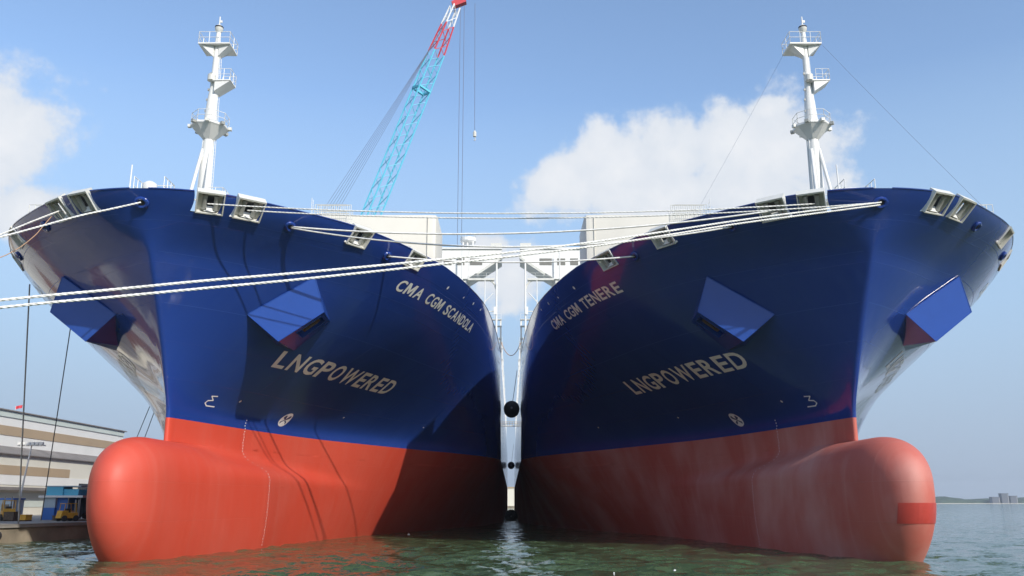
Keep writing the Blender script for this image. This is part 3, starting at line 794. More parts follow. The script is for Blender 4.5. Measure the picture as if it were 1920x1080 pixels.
def ship(k, cx, label, name_text, name_y):
    root = empty('container_ship', (cx, 0, 0)); tag(root, label, 'ship', 'sister ships moored side by side')
    root['paint'] = ('blue_left', 'blue_right')[k]
    top = shell(Z_UP, 'topsides', root['paint'], root, cut=True)
    bot = shell(Z_LOW, 'bottom_plating', ('red_left', 'red_right')[k], root)
    # weather deck
    ys = [59.6 + 360 * (i / 60) ** 2.2 for i in range(61)]
    ring = [(float(half(y, 25.0)) - .06, y) for y in ys]
    mb = MB(); mb.add([(x, y, 25.0) for x, y in ring] + [(-x, y, 25.0) for x, y in ring], [(i, i + 1, 61 + i + 1, 61 + i) for i in range(60)])
    mb.build('weather_deck', 'deck', root)
    # bulwark cap, broken at the fairleads
    for sd in (1, -1):
        segs = [(0.02, FAIR_S[0][0])] + [(FAIR_S[i][1], FAIR_S[i + 1][0]) for i in range(3)] + [(FAIR_S[3][1], 70.0)]
        for a, b_ in segs:
            n = 14; pts = []
            for i in range(n + 1):
                s = a + (b_ - a) * (i / n) ** (2 if a < .1 else 1); Y = col_y(s, ZD); pts.append((sd * float(half(Y, ZD)), Y, ZD + .02))
            MB().path(pts, .055, 6).build('bulwark_cap', root['paint'], root, smooth=True)
    for kk in range(4):
        for sd in (1, -1): fairlead(root, kk, sd)
    # Panama leads
    z = 25.33; yst = front(z)
    mooring_pipe(root, Vector((0, yst - .02, z)), Vector((0, -1, -.75)), Vector((0, -.75, 1)), .34)
    for Y, zz in ((64.2, 25.15), (72.2, 25.05)):
        for sd in (1, -1):
            p, t, u, n = hframe(Y, zz, sd); mooring_pipe(root, p + n * .02, n, u, .30)
    for sd in (1, -1): anchor_housing(root, sd)
    # lettering and marks painted on the shell
    for sd in (1, -1):
        lettering('slogan_lettering', 'LNGPOWERED', sd, 74.6, 94.6, 15.6, 16.9, .7, root)
        lettering('name_lettering', name_text, sd, name_y[0], name_y[1], 23.05, 23.98, .25, root)
        mb = MB(); disc_on_hull(mb, 84.9, 11.9, .86, sd, .02, n=28); disc = mb.build('thruster_mark', 'mark', root)
        mb = MB()
        for a in (45, 135, 225, 315):
            ar_ = math.radians(a); poly = []
            for rr_, da in ((.10, -.8), (.45, -.40), (.74, -.34), (.84, 0), (.74, .34), (.45, .40), (.10, .8)): poly.append((rr_ * math.cos(ar_ + da), rr_ * math.sin(ar_ + da)))
            p, t, u, n = hframe(84.9, 11.9, sd); pts = []
            for px_, py_ in poly:
                q = p + t * px_ * .86 + u * py_ * .86; pts.append(surf(q.y, q.z, sd, .032))
            mb.add(pts, [tuple(range(7))])
        mb.build('propeller_symbol', 'markblue', disc)
        mb = MB(); strip_on_hull(mb, [(72.72, 12.76), (72.05, 12.70), (72.55, 12.40), (71.95, 12.32), (71.75, 12.10), (72.1, 11.90), (73.2, 11.93)], .10, sd)
        mb.build('bulb_mark', 'mark', root)
        # frame mark: row of weld dots down the entrance
        mb = MB()
        for i in range(44):
            zz = .35 + i * .255; disc_on_hull(mb, 79.0 + .05 * math.sin(i * 2.1), zz, .065, sd, .02, n=6)
        mb.build('dotted_frame_mark', 'mark', root)['kind'] = 'stuff'
        for Y, zz, rr_ in ((75.9, 12.7, .13), (93.4, 12.95, .10), (109, 13.2, .09), (83.4, 24.98, .20), (88.3, 25.15, .12), (92.0, 25.35, .17), (95.6, 25.45, .15), (100, 25.6, .11)):
            mb = MB(); disc_on_hull(mb, Y, zz, rr_, sd, .025, n=10); mb.build('hull_dot', 'mark', root)
        for zz, y1 in ((24.72, 96), (22.35, 100), (18.9, 104)):
            mb = MB(); strip_on_hull(mb, [(front(zz) + .25 + (y1 - front(zz)) * (i / 30) ** 1.6, zz) for i in range(31)], .045, sd, .012)
            mb.build('weld_seam', 'seam', top)
    if k == 1:
        mb = MB(); nzp = 8
        for sgn, s1, n in ((1, 3.2, 16), (-1, .55, 8)):
            rows = []
            for i in range(nzp + 1):
                zz = 2.62 + 1.35 * i / nzp; f0 = front(zz); row = []
                for j in range(n + 1):
                    Y = f0 + .003 + s1 * (j / n) ** 2; hb_ = float(half(Y, zz)) if j else -.03; row.append((sgn * (hb_ + .03), Y - .03, zz))
                rows.append(row)
            base = len(mb.v); mb.v += [p for r_ in rows for p in r_]
            mb.f += [(base + i * (n + 1) + j, base + i * (n + 1) + j + 1, base + (i + 1) * (n + 1) + j + 1, base + (i + 1) * (n + 1) + j) for i in range(nzp) for j in range(n)]
        mb.build('paint_patch', 'red_patch', bot, smooth='all')
    foremast(root, k); bow_fittings(root, k); breakwater(root); bridge(root)
    for sd in (1, -1): stair_cage(root, sd)
    lashing_row(root)
    return root
CX = 27.1
ship(0, -CX, 'blue container ship with bright orange red bottom, moored nearest the quay', 'CMA CGM SCANDOLA', (76.4, 97.0))
ship(1, CX, 'blue container ship with faded red bottom and square paint patch on bulb', 'CMA CGM TENERE', (77.1, 95.6))

# ------------------------------------------------------------------ ropes, wires
def curve(pts, n=24):
    """Catmull-Rom through the given points"""
    P = [Vector(p) for p in pts]; P = [P[0] * 2 - P[1]] + P + [P[-1] * 2 - P[-2]]; out = []
    for i in range(1, len(P) - 2):
        for k in range(n):
            t = k / n
            out.append(.5 * ((2 * P[i]) + (P[i + 1] - P[i - 1]) * t + (2 * P[i - 1] - 5 * P[i] + 4 * P[i + 1] - P[i + 2]) * t * t + (3 * P[i] - P[i - 1] - 3 * P[i + 1] + P[i + 2]) * t ** 3))
    return out + [P[-2]]
def rope(pts, r, mat, label, name='mooring_rope', strands=0, pitch=.9, group='mooring ropes', cat='rope'):
    mb = MB()
    if strands:
        # resample and lay the strands round each other
        L = [0.0]
        for a, b_ in zip(pts[:-1], pts[1:]): L.append(L[-1] + (b_ - a).length)
        n = int(L[-1] / (pitch / 7)); res = []; j = 0
        for i in range(n + 1):
            d = L[-1] * i / n
            while j < len(L) - 2 and L[j + 1] < d: j += 1
            res.append(pts[j].lerp(pts[j + 1], (d - L[j]) / max(1e-6, L[j + 1] - L[j])))
        for k in range(strands):
            q = []
            for i, p in enumerate(res):
                d = (res[min(i + 1, n)] - res[max(i - 1, 0)]).normalized(); a = d.cross(Vector((0, 0, 1))).normalized(); b_ = d.cross(a)
                t = 2 * math.pi * (i / 7 + k / strands); q.append(p + (a * math.cos(t) + b_ * math.sin(t)) * r * .52)
            mb.path(q, r * .55, 5)
    else: mb.path(pts, r, 6)
    o = mb.build(name, mat, None, smooth='all', fix=False)
    return tag(o, label, cat, group)
V = Vector
FL = [V((-CX + (a + b_) / 2, (ya + yb) / 2 - .1, 25.5)) for (a, b_), (ya, yb) in zip(FAIR, FAIR_Y)]       # left ship, inner fairleads
FR = [V((CX - (a + b_) / 2, (ya + yb) / 2 - .1, 25.5)) for (a, b_), (ya, yb) in zip(FAIR, FAIR_Y)]
SL, SR = V((-CX, front(25.33) - .15, 25.3)), V((CX, front(25.33) - .15, 25.3))
def pp(Y, z, cx, side): q = surf(Y, z, side, .05); return V((q.x + cx, q.y, q.z))
HL2, HL3, HR2, HR3 = pp(64.2, 25.15, -CX, 1), pp(72.2, 25.05, -CX, 1), pp(64.2, 25.15, CX, -1), pp(72.2, 25.05, CX, -1)
G1 = 'ropes strung between the two bows'
rope(hang(FL[0], FR[0], .75), .055, 'rope', 'pale rope joining the foremost fairleads of the two bows', group=G1, strands=3)
rope(hang(FL[1], SR, .9), .055, 'rope', 'pale rope from left ship second fairlead to right ship bow eye', group=G1, strands=3)
rope(hang(HL2, FR[1], 1.15), .07, 'rope', 'pale rope rising from left ship round eye to right ship second fairlead', group=G1)
rope(hang(HL2 + V((.1, 0, -.1)), HR2, 1.6), .07, 'rope', 'sagging pale rope joining the second pair of round eyes', group=G1)
rope(hang(HL3, HR3, .55), .07, 'rope', 'lowest pale rope joining the rear pair of round eyes', group=G1)
G2 = 'ropes running ashore to the left'
far = curve([SR, (19.4, 54.3, 22.88), (14.25, 51.36, 21.29), (6.85, 47.13, 18.89), (1.2, 43.9, 17.15), (-3.69, 41.11, 15.79), (-8.85, 38.16, 14.4), (-12.92, 35.83, 13.36), (-16.49, 33.79, 12.4), (-19.67, 31.97, 11.55), (-34, 24.6, 7.9), (-48, 20.0, 4.6)], 10)
rope(far, .062, 'rope', 'thick twisted rope from right bow across left ship, upper of the pair', group=G2, strands=3, pitch=.75)
far2 = curve([SR + V((-.1, 0, -.2)), (19.37, 54.29, 22.65), (14.23, 51.35, 21.07), (6.84, 47.12, 18.63), (1.2, 43.9, 16.92), (-3.68, 41.11, 15.54), (-8.83, 38.17, 14.1), (-12.89, 35.85, 13.03), (-16.47, 33.8, 12.09), (-19.64, 31.99, 11.26), (-34, 24.5, 7.5), (-48, 20.0, 4.4)], 10)
rope(far2, .062, 'rope', 'thick twisted rope from right bow across left ship, lower of the pair', group=G2, strands=3, pitch=.75)
rope(curve([SL, (-28.6, 57.7, 24.3), (-30.05, 56.5, 23.4), (-31.41, 54.5, 22.0), (-32.6, 52, 20.4), (-34.8, 47.5, 17.6), (-38.5, 40, 13), (-43, 31, 8.3), (-48.4, 20.4, 4.6)], 8), .07, 'rope', 'thick pale rope from left ship bow eye out to the left', group=G2, strands=3)
FLO = [V((-CX - (a + b_) / 2, (ya + yb) / 2 - .1, 25.5)) for (a, b_), (ya, yb) in zip(FAIR, FAIR_Y)]
rope(curve([FLO[1], (-34.83, 59, 23.8), (-35.44, 56.5, 22.0), (-36.6, 52.5, 19.2), (-38.2, 47, 15.8), (-41, 38, 11), (-44.5, 29, 7.2), (-48.4, 20.4, 4.7)], 8), .065, 'rope', 'pale rope from left ship outer fairlead out to the left', group=G2, strands=3)
rope(curve([(-34.5, 60.9, 24.9), (-34.0, 59, 23.4), (-33.4, 57, 22.0), (-33.0, 54.5, 20.3), (-33.1, 52, 18.8), (-34.5, 46, 15.5), (-38.5, 37, 10.8), (-48.4, 20.4, 4.3)], 8), .03, 'rope_orange', 'thin orange brown rope hanging off left ship outer bow', group=G2)

def dolphin():
    r = empty('mooring_dolphin', (-49.2, 20, 0)); tag(r, 'concrete mooring dolphin with a bollard, left of the camera', 'dolphin')
    MB().lathe((0, 0, 0), [(1.8, -3), (1.8, 3.2), (2.2, 3.2), (2.2, 3.9)], 20).build('pillar', 'concrete', r, smooth=True)
    MB().lathe((.3, 0, 3.9), [(.4, 0), (.28, .12), (.26, .7), (.42, .8), (.42, .95)], 14).build('bollard_head', 'grey', r, smooth=True)
dolphin()
# ------------------------------------------------------------------ quay and harbour buildings
QZ = 1.85
quay_poly = [(-75, 30), (-62, 55), (-51.3, 89.4), (-48.2, 102.6), (-50.5, 105), (-55, 106), (-55.5, 470), (-420, 470), (-420, 30)]
mb = MB(); mb.prism(quay_poly, -3, QZ - .35)
qo = mb.build('quay', 'concrete'); tag(qo, 'stained concrete quay wall beside the left ship', kind='structure')
cap_poly = [(-75.1, 29.9), (-61.8, 54.9), (-51.05, 89.4), (-47.95, 102.7), (-50.4, 105.2), (-54.8, 106.2), (-55.3, 470.2), (-420, 470.2), (-420, 29.9)]
mb = MB(); mb.prism(cap_poly, QZ - .35, QZ); mb.build('quay_cap', 'concrete_top', qo)
for i in range(7):
    t = i / 6; x = -62 + (10.4) * t; y = 55 + 33 * t
    mb = MB(); mb.lathe((x + .55, y, .75), [(.12, -.18), (.5, -.2), (.5, .2), (.12, .18)], 14, 'y'); mb.build('tyre_fender', 'rubber', qo)

def bollard(x, y, label):
    mb = MB(); mb.lathe((x, y, QZ), [(.45, 0), (.45, .1), (.28, .16), (.26, .7), (.42, .82), (.42, .98), (.2, 1.05)], 14)
    tag(mb.build('bollard', 'grey', smooth=True), label, 'bollard', 'quay bollards')
bollard(-54.6, 86, 'grey steel bollard on the quay edge nearest the red bulb')

def warehouse():
    root = empty('warehouse', (-85, 160, QZ)); tag(root, 'long white warehouse with tan bands and a grey lean to roof', 'warehouse')
    def W(name, mat, *a): 
        mb = MB(); mb.bx(*a); o = mb.build(name, mat, root); o.location = (85, -160, -QZ); return o
    # lower hall stands forward, upper hall steps back above the lean to roof
    y0, y1 = 139, 196
    W('lower_wall', 'clad_cream', -110, -85.0, y0, y1, QZ, 12.0)
    W('upper_wall', 'clad_white', -130, -87.4, y0, y1 - 1.2, 12.0, 18.4)
    W('tan_band', 'clad_tan', -87.4, -87.3, y0, y1 - 1.3, 15.3, 16.9)
    W('tan_band', 'clad_tan', -85.0, -84.9, y0, 168, 8.55, 10.1)
    W('white_band', 'clad_white', -85.0, -84.9, y0, y1 - .1, 6.9, 8.5)
    W('canopy', 'roof_grey', -85.0, -83.2, y0, 176, 6.0, 6.5)
    W('eaves_band', 'clad_pale', -87.4, -87.2, y0, y1 - 1.25, 18.4, 19.4)
    W('roof_edge', 'roof_grey', -131, -86.9, y0 - .3, y1 - .6, 19.42, 19.62)
    W('base_band', 'clad_pale', -85.0, -84.92, y0, y1 - .1, 3.2, 5.6)
    W('doorway', 'shade', -85.0, -84.86, 172, 190, QZ, 7.6)
    W('name_board', 'roof_grey', -85.0, -84.8, 176.5, 181, 8.6, 9.4)
    mb = MB()
    ny = 70
    for i in range(ny):
        ya = y0 + (y1 - y0) * i / ny; yb = y0 + (y1 - y0) * (i + .96) / ny
        mb.add([(-84.4, ya, 11.9), (-84.4, yb, 11.9), (-87.38, yb, 13.3), (-87.38, ya, 13.3), (-84.4, ya, 12.05), (-84.4, yb, 12.05), (-87.38, yb, 13.45), (-87.38, ya, 13.45)], [(0, 1, 2, 3), (4, 7, 6, 5), (0, 4, 5, 1), (0, 3, 7, 4), (1, 5, 6, 2)])
    o = mb.build('lean_to_roof', 'roof_grey', root); o.location = (85, -160, -QZ)
    return root
warehouse()

def shed(y0, y1, x0, h, mats, label):  # hidden sheds put in so the left bow mirrors bright walls
    r = empty('unseen_shed', (x0, (y0 + y1) / 2, QZ)); tag(r, label, 'shed', 'unseen sheds added beyond the warehouse'); d = (y1 - y0) / 2
    MB().bx(-40, 0, -d, d, 0, h * .55).build('lower_wall', mats[0], r)
    MB().bx(-40, -.05, -d, d, h * .55, h).build('upper_wall', mats[1], r)
    MB().bx(-40.5, .5, -d - .4, d + .4, h, h + .4).build('roof', 'roof_grey', r)
    n = int(d / 7)
    for i in range(n): y = -d + (i + .5) * 2 * d / n; MB().bx(-.02, .1, y - 2.4, y + 2.4, 0, h * .42).build('sliding_door', mats[2], r)
def hall():  # unseen hall, form guessed, added for the warm reflection on the left bow
    r = empty('unseen_hall', (-92, 98, QZ)); tag(r, 'tall cream and rust brown hall added out of view left of the warehouse', 'hall')
    MB().bx(-50, 0, -38, 38, 0, 40).build('wall', 'clad_cream', r)
    MB().bx(-50.5, .6, -38.5, 38.5, 40, 41).build('roof', 'roof_grey', r)
    for y in (-25, 0, 25): MB().bx(.0, .15, y - 7, y + 7, 0, 15).build('hangar_door', 'rust', r)
    for y in (-25, 0, 25): MB().bx(.0, .12, y - 10, y + 10, 29, 33).build('clerestory', 'clad_tan', r)
hall()
shed(206, 268, -80, 14.0, ('clad_cream', 'clad_white', 'clad_tan'), 'cream storage shed with tan doors added unseen beyond the long warehouse')
shed(276, 350, -78, 15.0, ('clad_tan', 'clad_cream', 'brown'), 'tan and cream storage shed added unseen at the far end of the quay')
fr = empty('roof_flag', (-87.6, 151.5, 19.6)); fr.scale = (.6, .6, .6); tag(fr, 'small red flag flying above the warehouse roof', 'flag')
MB().tube((0, 0, 0), (0, 0, 1.6), .05, n=6).build('flagpole', 'white', fr)
mb = MB(); n = 8
for i in range(n + 1):
    for z in (.6, 1.5): mb.v.append((.25 * i, .15 * math.sin(i * 1.2), z + .05 * i))
mb.f = [(2 * i, 2 * i + 2, 2 * i + 3, 2 * i + 1) for i in range(n)]
mb.build('flag_cloth', 'flag', fr)

# blue kiosk
kr = empty('quay_kiosk', (-57.3, 113, QZ)); tag(kr, 'blue and pale grey kiosk with a bright blue roof box on the quay', 'kiosk')
MB().bx(-2.1, -.6, -1.2, 1.5, 0, 1.5).build('lower_wall', 'bluekiosk', kr)
MB().bx(-2.1, -.6, -1.2, 1.5, 1.5, 2.75).build('upper_wall', 'pale_blue', kr)
MB().bx(-.6, .7, -.7, 1.5, 0, 2.75).build('side_bay', 'bluekiosk', kr)
MB().bx(-2.6, 3.0, -1.6, 1.9, 2.75, 3.0).build('canopy', 'white', kr)
MB().bx(-2.0, .1, -1.0, 1.4, 3.0, 4.1).build('roof_box', 'lightblue', kr)
MB().bx(.1, 2.0, -.8, 1.4, 3.0, 3.8).build('roof_box', 'lightblue', kr)
MB().bx(-2.2, 2.4, -1.1, 1.6, 4.1, 4.22).build('roof_slab', 'pale_blue', kr)
for x in (1.1, 2.6): MB().tube((x, -1.3, 0), (x, -1.3, 2.75), .07, n=6).build('post', 'grey', kr)

# floodlight mast
lr = empty('floodlight_mast', (-66.2, 118, QZ)); tag(lr, 'white floodlight mast with a bar of lamps before the warehouse', 'light mast')
MB().tube((0, 0, 0), (.9, 0, 9.6), .16, .09, n=8).build('mast_pole', 'white', lr, smooth=True)
MB().bx(-.9, 2.7, -.25, .25, 9.6, 9.75).build('lamp_bar', 'white', lr)
for i in range(6): MB().bx(-.8 + i * .6, -.4 + i * .6, -.45, -.1, 9.75, 10.1).build('lamp', 'white', lr)

def machine(x, y, s, label, rot=0):
    r = empty('forklift_truck', (x, y, QZ)); r.rotation_euler.z = rot; r.scale = (s, s, s); tag(r, label, 'forklift', 'yellow machines on the quay')
    mb = MB(); mb.bx(-1.1, 1.0, -.65, .65, .4, 1.1); mb.add([(-1.3, -.6, .4), (-1.3, .6, .4), (-1.1, .6, 1.35), (-1.1, -.6, 1.35), (-.3, -.6, 1.35), (-.3, .6, 1.35), (-.3, -.6, .4), (-.3, .6, .4)], [(0, 1, 2, 3), (3, 2, 5, 4), (0, 3, 4, 6), (1, 7, 5, 2)])
    mb.build('chassis', 'yellow', r)
    mb = MB()
    for px_ in (-.9, .75):
        for py_ in (-.58, .58): mb.tube((px_, py_, 1.1), (px_ * .85, py_, 2.2), .05, n=6)
    mb.bx(-.85, .75, -.62, .62, 2.2, 2.28); mb.build('overhead_guard', 'yellow', r)
    mb = MB()
    for py_ in (-.35, .35): mb.bx(1.05, 1.2, py_ - .07, py_ + .07, .2, 2.7); mb.bx(1.2, 2.1, py_ - .06, py_ + .06, .25, .32)
    mb.build('lift_mast', 'grey', r)
    MB().bx(-.35, .15, -.3, .3, 1.1, 1.6).build('seat', 'dark', r)
    for px_ in (-.8, .75):
        for py_ in (-.62, .62): MB().lathe((px_, py_, .38), [(.2, -.14), (.38, -.12), (.38, .12), (.2, .14)], 14, 'y').build('wheel', 'rubber', r)
machine(-64.5, 104, 1.15, 'yellow forklift at the left edge of the photo on the quay', .3)
machine(-61.0, 107, 1.05, 'yellow forklift between the light mast and the blue kiosk', 2.2)
machine(-52.2, 104, .9, 'yellow forklift partly hidden behind the red bulb', 1.0)
MB  # drums and bundles
def bundle(x, y, label, n, mat, name, cat):
    r = empty(name, (x, y, QZ)); tag(r, label, cat)
    for i in range(n):
        a = random.uniform(0, 6.28); d = random.uniform(0, 1.0)
        mb = MB(); mb.lathe((d * math.cos(a), d * math.sin(a), random.choice((0, .55))), [(.42, 0), (.46, .06), (.36, .1), (.36, .5), (.46, .54), (.42, .6)], 12)
        mb.build('cable_reel', mat, r)
def crate(x, y, sx, sy, sz, mat, label, name='crate', cat='crate'):
    r = empty(name, (x, y, QZ)); r.rotation_euler.z = random.uniform(-.4, .4); tag(r, label, cat)
    MB().bx(-sx / 2, sx / 2, -sy / 2, sy / 2, .14, sz).build('box', mat, r)
    for k in (-1, 0, 1): MB().bx(k * sx * .4 - .06, k * sx * .4 + .06, -sy / 2 - .03, sy / 2 + .03, 0, .14).build('skid', 'brown', r)
    MB().bx(-sx / 2 - .04, sx / 2 + .04, -sy / 2 - .04, sy / 2 + .04, sz, sz + .06).build('lid', mat, r)
crate(-59.4, 105, 1.3, 1.0, 1.0, 'brown', 'brown wooden crate between the two left forklifts')
crate(-63.2, 102.6, 1.8, 1.2, .8, 'grey', 'grey steel crate in front of the leftmost forklift')
crate(-66.3, 106, 1.2, 1.2, 1.5, 'lightblue', 'light blue tall crate at the left edge of the quay')
crate(-57.2, 104.2, .9, .9, .7, 'yellow', 'small yellow crate near the quay edge before the kiosk')
crate(-53.6, 107.6, 1.1, .9, 1.1, 'rust', 'rust coloured crate right of the kiosk by the bulb')
bundle(-55.3, 108.5, 'heap of weathered cable reels beside the blue kiosk', 6, 'brown', 'reel_heap', 'reels')
bundle(-62.5, 110, 'heap of dark grey drums behind the forklifts', 5, 'grey', 'drum_heap', 'drums')
cr_ = empty('site_cabin', (-69, 118, QZ)); tag(cr_, 'low blue and white site cabin at the far left of the quay', 'cabin')
MB().bx(-3.2, 3.0, -1.3, 1.3, 0, 2.5).build('cabin_wall', 'pale_blue', cr_)
MB().bx(-3.3, 3.1, -1.4, 1.4, 2.5, 2.7).build('cabin_roof', 'bluekiosk', cr_)
for x in (-2.2, 0, 2.0): MB().bx(x - .5, x + .5, -1.36, -1.25, 1.1, 1.9).build('window', 'glass', cr_)
tr_ = empty('dark_truck', (-53.4, 116, QZ)); tag(tr_, 'dark box truck parked behind the kiosk near the bulb', 'truck')
MB().bx(-2.2, 2.4, -1.2, 1.2, .9, 3.9).build('cargo_box', 'shade', tr_)
MB().bx(-3.8, -2.3, -1.1, 1.1, .7, 2.7).build('cab', 'shade', tr_)
for x in (-3.0, 1.4):
    for y in (-1.1, 1.1): MB().lathe((x, y, .5), [(.25, -.16), (.5, -.14), (.5, .14), (.25, .16)], 14, 'y').build('wheel', 'rubber', tr_)
b = MB(); b.lathe((-50.0, 98.3, .1), [(.1, -.35), (.4, -.2), (.4, .25), (.1, .4)], 12)
tag(b.build('mooring_buoy', 'cranered', smooth=True), 'small orange red buoy floating at the foot of the quay', 'buoy')

# hanging lines at the left: ship to quay
G3 = 'lines hanging from the left ship to the quay'
rope(hang((-48.9, 84, 25.5), (-51.2, 92, 1.9), .1), .075, 'rope_grey', 'straight grey line hanging at the far left to the quay', group=G3)
rope(hang((-51.5, 98, 26.0), (-55.8, 105, 1.95), .5), .06, 'rope_dark', 'dark rope slanting down before the warehouse to the kiosk', group=G3)
rope(hang((-52.4, 130, 26.0), (-64.6, 140, 1.95), .3), .06, 'rope_dark', 'left of two close dark lines just above the red bulb', group=G3)
rope(hang((-52.2, 131, 26.0), (-63.2, 141, 1.95), .3), .06, 'rope_dark', 'right of two close dark lines just above the red bulb', group=G3)
rope(hang((-52.5, 146, 26.0), (-63.0, 152, 1.95), .2), .05, 'rope_dark', 'single thin dark line nearest the left ship stem', group=G3)

# ------------------------------------------------------------------ fenders and links between the ships
G4 = 'fenders between the two hulls'
def fender(x, y, z, r, l, label, up):
    ro = empty('hull_fender', (x, y, z)); tag(ro, label, 'fender', G4)
    prof = [(r * math.sin(t), -l / 2 - r * .8 * math.cos(t)) for t in [k * math.pi / 12 for k in range(1, 7)]]
    prof += [(r * math.sin(t), l / 2 - r * .8 * math.cos(t)) for t in [math.pi / 2 + k * math.pi / 12 for k in range(0, 6)]]
    MB().lathe((0, 0, 0), prof, 22, 'y').build('body', 'rubber', ro, smooth=True)
    MB().lathe((0, -l / 2 - r * .8, 0), [(.12, -.2), (.2, -.1), (.2, .12)], 10, 'y').build('end_eye', 'grey', ro)
    if up: MB().path(hang((0, -l / 2 - r * .5, 0), (.95, -l / 2 - r * .5, up), .15, 12), .05, 6).build('hanger', 'rope_dark', ro)
fender(.12, 150, 19.8, 1.38, 2.2, 'round black fender hanging highest between the hulls', 6.6)
fender(.1, 340, 18.0, 1.38, 2.2, 'small black fender hanging far back between the hulls', 8)
fender(.05, 205, .9, 1.5, 3, 'black fender floating on the water between the hulls', 0)
rope(hang((-1.4, 120, 26.2), (1.4, 120, 26.1), 1.9), .05, 'rope_orange', 'drooping red orange rope across the gap above the fender', group='links across the gap')
gw = empty('gangway', (0, 262, 26.4)); tag(gw, 'pale yellow gangway spanning the gap between the hulls', 'gangway')
MB().bx(-2.1, 2.1, -.6, .6, 0, .25).build('walkway', 'offwhite', gw)
mb = MB(); rail(mb, [(-2.0, -.55, .25), (2.0, -.55, .25)], 1.1, .8, .05); mb.build('railing', 'yellow', gw)

# ------------------------------------------------------------------ crane behind the left ship
def crane():
    root = empty('lattice_crane', (-60, 200, QZ)); tag(root, 'tall cyan lattice boom crane with red and white tip behind left ship', 'crane')
    off = V((-60, 200, QZ))
    foot, tip = V((-56.4, 200, 9)) - off, V((-14.6, 200, 131.0)) - off
    ax = (tip - foot).normalized(); side = V((0, 1, 0)); up = ax.cross(side).normalized()
    ph = math.radians(40); e1 = side * math.cos(ph) + up * math.sin(ph); e2 = -side * math.sin(ph) + up * math.cos(ph)
    Lb = (tip - foot).length
    def wid(s): return 1.7 if s < Lb * .86 else 1.7 - (s - Lb * .86) / (Lb * .14) * .75
    def corner(s, k):
        w = wid(s); a, b_ = ((1, 1), (1, -1), (-1, -1), (-1, 1))[k]; return foot + ax * s + e1 * (w * a) + e2 * (w * b_)
    secs = [(4, Lb * .80, 'cyan', 'boom_section'), (Lb * .80, Lb * .885, 'cyan', 'boom_section'), (Lb * .885, Lb * .952, 'cranered', 'boom_section'), (Lb * .952, Lb * .997, 'cranewhite', 'boom_section')]
    for s0, s1, mat, nm in secs:
        for k in range(4):
            mb = MB(); mb.tube(corner(s0, k), corner(s1, k), .22, n=6); sec = mb.build('boom_chord', mat, root)
        mb = MB(); n = max(2, round((s1 - s0) / 2.9)); 
        for k in range(4):
            for i in range(n):
                a, b_ = s0 + (s1 - s0) * i / n, s0 + (s1 - s0) * (i + 1) / n
                mb.tube(corner(a, k if i % 2 else (k + 1) % 4), corner(b_, (k + 1) % 4 if i % 2 else k), .10, n=4, cap=False)
        mb.build('boom_lacing', mat, root)
    s = Lb * .80; mb = MB()
    for k in range(4): mb.tube(corner(s, k), corner(s, (k + 1) % 4), .38, n=4)
    mb.build('splice_frame', 'cyan', root)
    mb = MB(); mb.box(tip + V((.9, 0, .8)), (3.6, 1.6, 1.6), Matrix.Rotation(-.4, 3, 'Y')); mb.tube(tip, tip + V((2.6, 0, 2.2)), .5, n=8); mb.build('boom_head', 'cranered', root)
    back = V((-76.5, 200, 16)) - off
    for i in range(6):
        t = (i - 2.5) * 1.5
        mb = MB(); mb.path(hang(back + V((t * .75, t * .5, 0)), corner(Lb * (.93 + .004 * i), 3) + V((-.3, 0, 0)), .4 + .25 * i, 12), .045, 5); mb.build('pendant_wire', 'wire', root)
    for i, (x, z) in enumerate(((-13.0, 26), (-12.0, 26), (-9.2, 95.6))):
        mb = MB(); mb.tube(V((x, 200 + i * .3, z)) - off, V((x - .3, 200 + i * .3, 132)) - off, .07, n=5); mb.build('hoist_wire', 'wire', root)
    mb = MB(); c = V((-9.2, 200.6, 94.8)) - off; mb.lathe(c, [(.1, -1.0), (.42, -.8), (.42, .4), (.1, .9)], 10); mb.path([c + V((0, 0, -1)), c + V((.3, 0, -1.5)), c + V((.1, 0, -1.9)), c + V((-.3, 0, -1.6))], .1, 5); mb.build('hook_block', 'offwhite', root)
    mb = MB(); mb.bx(-12, 3.5, -3, 3, 3, 7.5); mb.build('machine_house', 'cyan', root)
    MB().bx(-14.5, -12.02, -3.2, 3.2, 3, 6.5).build('counterweight', 'grey', root)
    MB().bx(3.52, 5.8, -2.8, -.6, 3.2, 6.4).build('cab', 'cranewhite', root)
    for y in (-3.6, 3.6): MB().prism([(-6.5, y - .8), (6.5, y - .8), (6.5, y + .8), (-6.5, y + .8)], .05, 2.4).build('crawler_track', 'shade', root)
    MB().bx(-3, 3, -2.75, 2.75, 1.2, 2.98).build('undercarriage', 'grey', root)
    mb = MB()
    for y in (-1.8, 1.8): mb.tube(V((-6, y, 7.5)), back + V((0, y, 0)), .3, n=6); mb.tube(V((-11.5, y, 7.5)), back + V((0, y, 0)), .22, n=6)
    mb.build('gantry', 'cyan', root)
crane()

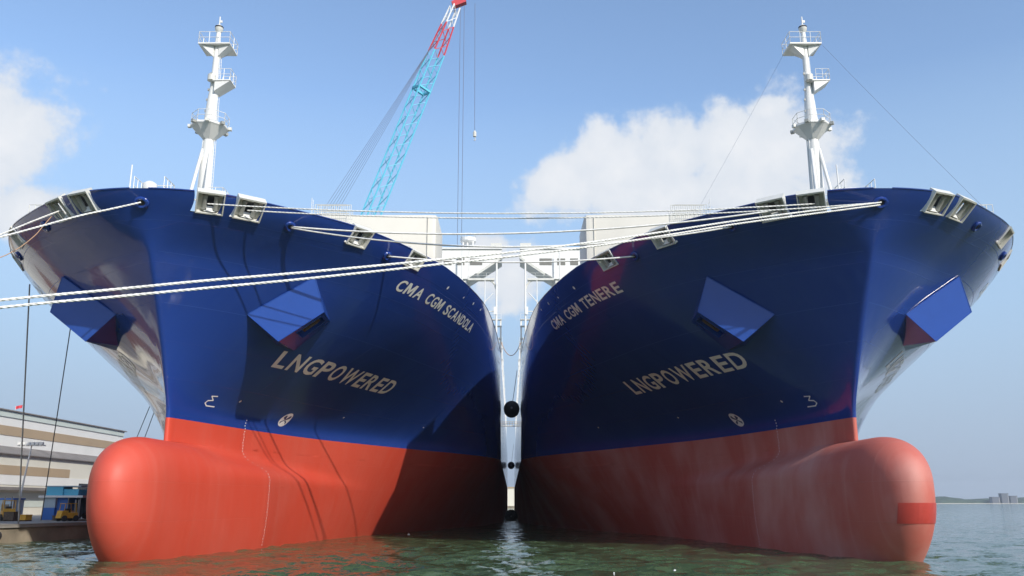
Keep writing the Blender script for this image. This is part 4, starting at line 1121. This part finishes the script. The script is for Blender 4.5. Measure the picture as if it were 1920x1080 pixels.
# ------------------------------------------------------------------ far shore
def shore():
    mb = MB(); mb.bx(-2500, 5200, 2495, 2600, -2, 1.6)
    tag(mb.build('beach', 'sand'), 'pale sand shore on the far side of the bay', kind='structure')
    mb = MB(); xs = list(range(-2500, 5201, 14)); n = len(xs); rn = random.Random(4)
    def h(x): return 22 + 8 * math.sin(x * .004) + 6 * math.sin(x * .011 + 1) + 2.6 * math.sin(x * .05) + rn.uniform(-1.6, 1.6)
    for x in xs: hh = h(x); mb.v += [(x, 2560, 0), (x, 2566 + rn.uniform(-4, 4), hh * .55), (x, 2590, hh), (x, 2900, hh * .6), (x, 2900, 0)]
    mb.f = [(5 * i + k, 5 * (i + 1) + k, 5 * (i + 1) + k + 1, 5 * i + k + 1) for i in range(n - 1) for k in range(4)]
    tag(mb.build('wooded_shore', 'hill', smooth=True), 'low wooded hills beyond the far beach', kind='structure')
    for x, w, h_, lab in ((1402, 22, 19, 'lower pale tower block on the far shore'), (1429, 20, 29, 'tallest grey tower block on the far shore'), (1454, 20, 22, 'tower block at the right edge of the far shore')):
        r = empty('tower_block', (x, 2548, 1.6)); tag(r, lab, 'building', 'tower blocks on the far shore')
        MB().bx(-w / 2, w / 2, -8, 8, 0, h_ - 2).build('wall', 'tower', r)
        MB().bx(-w / 2 - .5, w / 2 + .5, -8.5, 8.5, h_ - 2, h_ - 1).build('roof', 'tower', r)
        MB().bx(w / 2 - 3, w / 2 - 1, -8.6, -8.1, 1, h_ - 3).build('stair_panel', 'grey', r)
    r = empty('harbour_shed', (1.6, 640, 0)); tag(r, 'pale shed seen far off through the gap between the hulls', 'building')
    MB().bx(-9, 9, 0, 20, -1, 14).build('wall', 'clad_cream', r)
    MB().bx(-9.4, 9.4, -.4, 20.4, 14, 15).build('roof', 'clad_tan', r)
    MB().bx(-9.6, 9.6, -6, 22, -2, 1.5).build('footing', 'concrete', r)
shore()

# floating scraps
for i, (x, y, s, lab) in enumerate(((24.3, 84.5, .16, 'white scrap floating by the right ship bulb'), (-10.2, 139, .2, 'white scrap floating in the shade of left hull'), (5.8, 50.5, .07, 'small white scrap floating in the near foreground'), (9.6, 52.5, .12, 'white scrap floating right of the glitter'), (-12.9, 112, .16, 'white scrap by the left ship shadow edge'))):
    b = MB(); b.lathe((x, y, .05), [(s * .5, -.08), (s, 0), (s * .8, .08), (s * .3, .14)], 9)
    tag(b.build('floating_scrap', 'foam', smooth=True), lab, 'scrap', 'floating scraps')

# ------------------------------------------------------------------ humid air over the bay
HAZE = 1.4e-4
mh = bpy.data.materials.new('humid_air'); mh.use_nodes = True
nt = mh.node_tree
for n in list(nt.nodes):
    if n.type != 'OUTPUT_MATERIAL': nt.nodes.remove(n)
pv = nt.nodes.new('ShaderNodeVolumePrincipled')
pv.inputs['Color'].default_value = (.86, .92, .98, 1)
pv.inputs['Density'].default_value = HAZE
pv.inputs['Anisotropy'].default_value = .2
nt.links.new(pv.outputs[0], [n for n in nt.nodes if n.type == 'OUTPUT_MATERIAL'][0].inputs['Volume'])
me = bpy.data.meshes.new('haze'); bm = bmesh.new(); bmesh.ops.create_cube(bm, size=1)
bmesh.ops.scale(bm, vec=(12400, 12400, 145), verts=bm.verts); bmesh.ops.translate(bm, vec=(0, 0, 145 / 2 - 5), verts=bm.verts); bm.to_mesh(me); bm.free()
me.materials.append(mh)
hz_o = bpy.data.objects.new('haze', me); col.objects.link(hz_o); hz_o['kind'] = 'stuff'
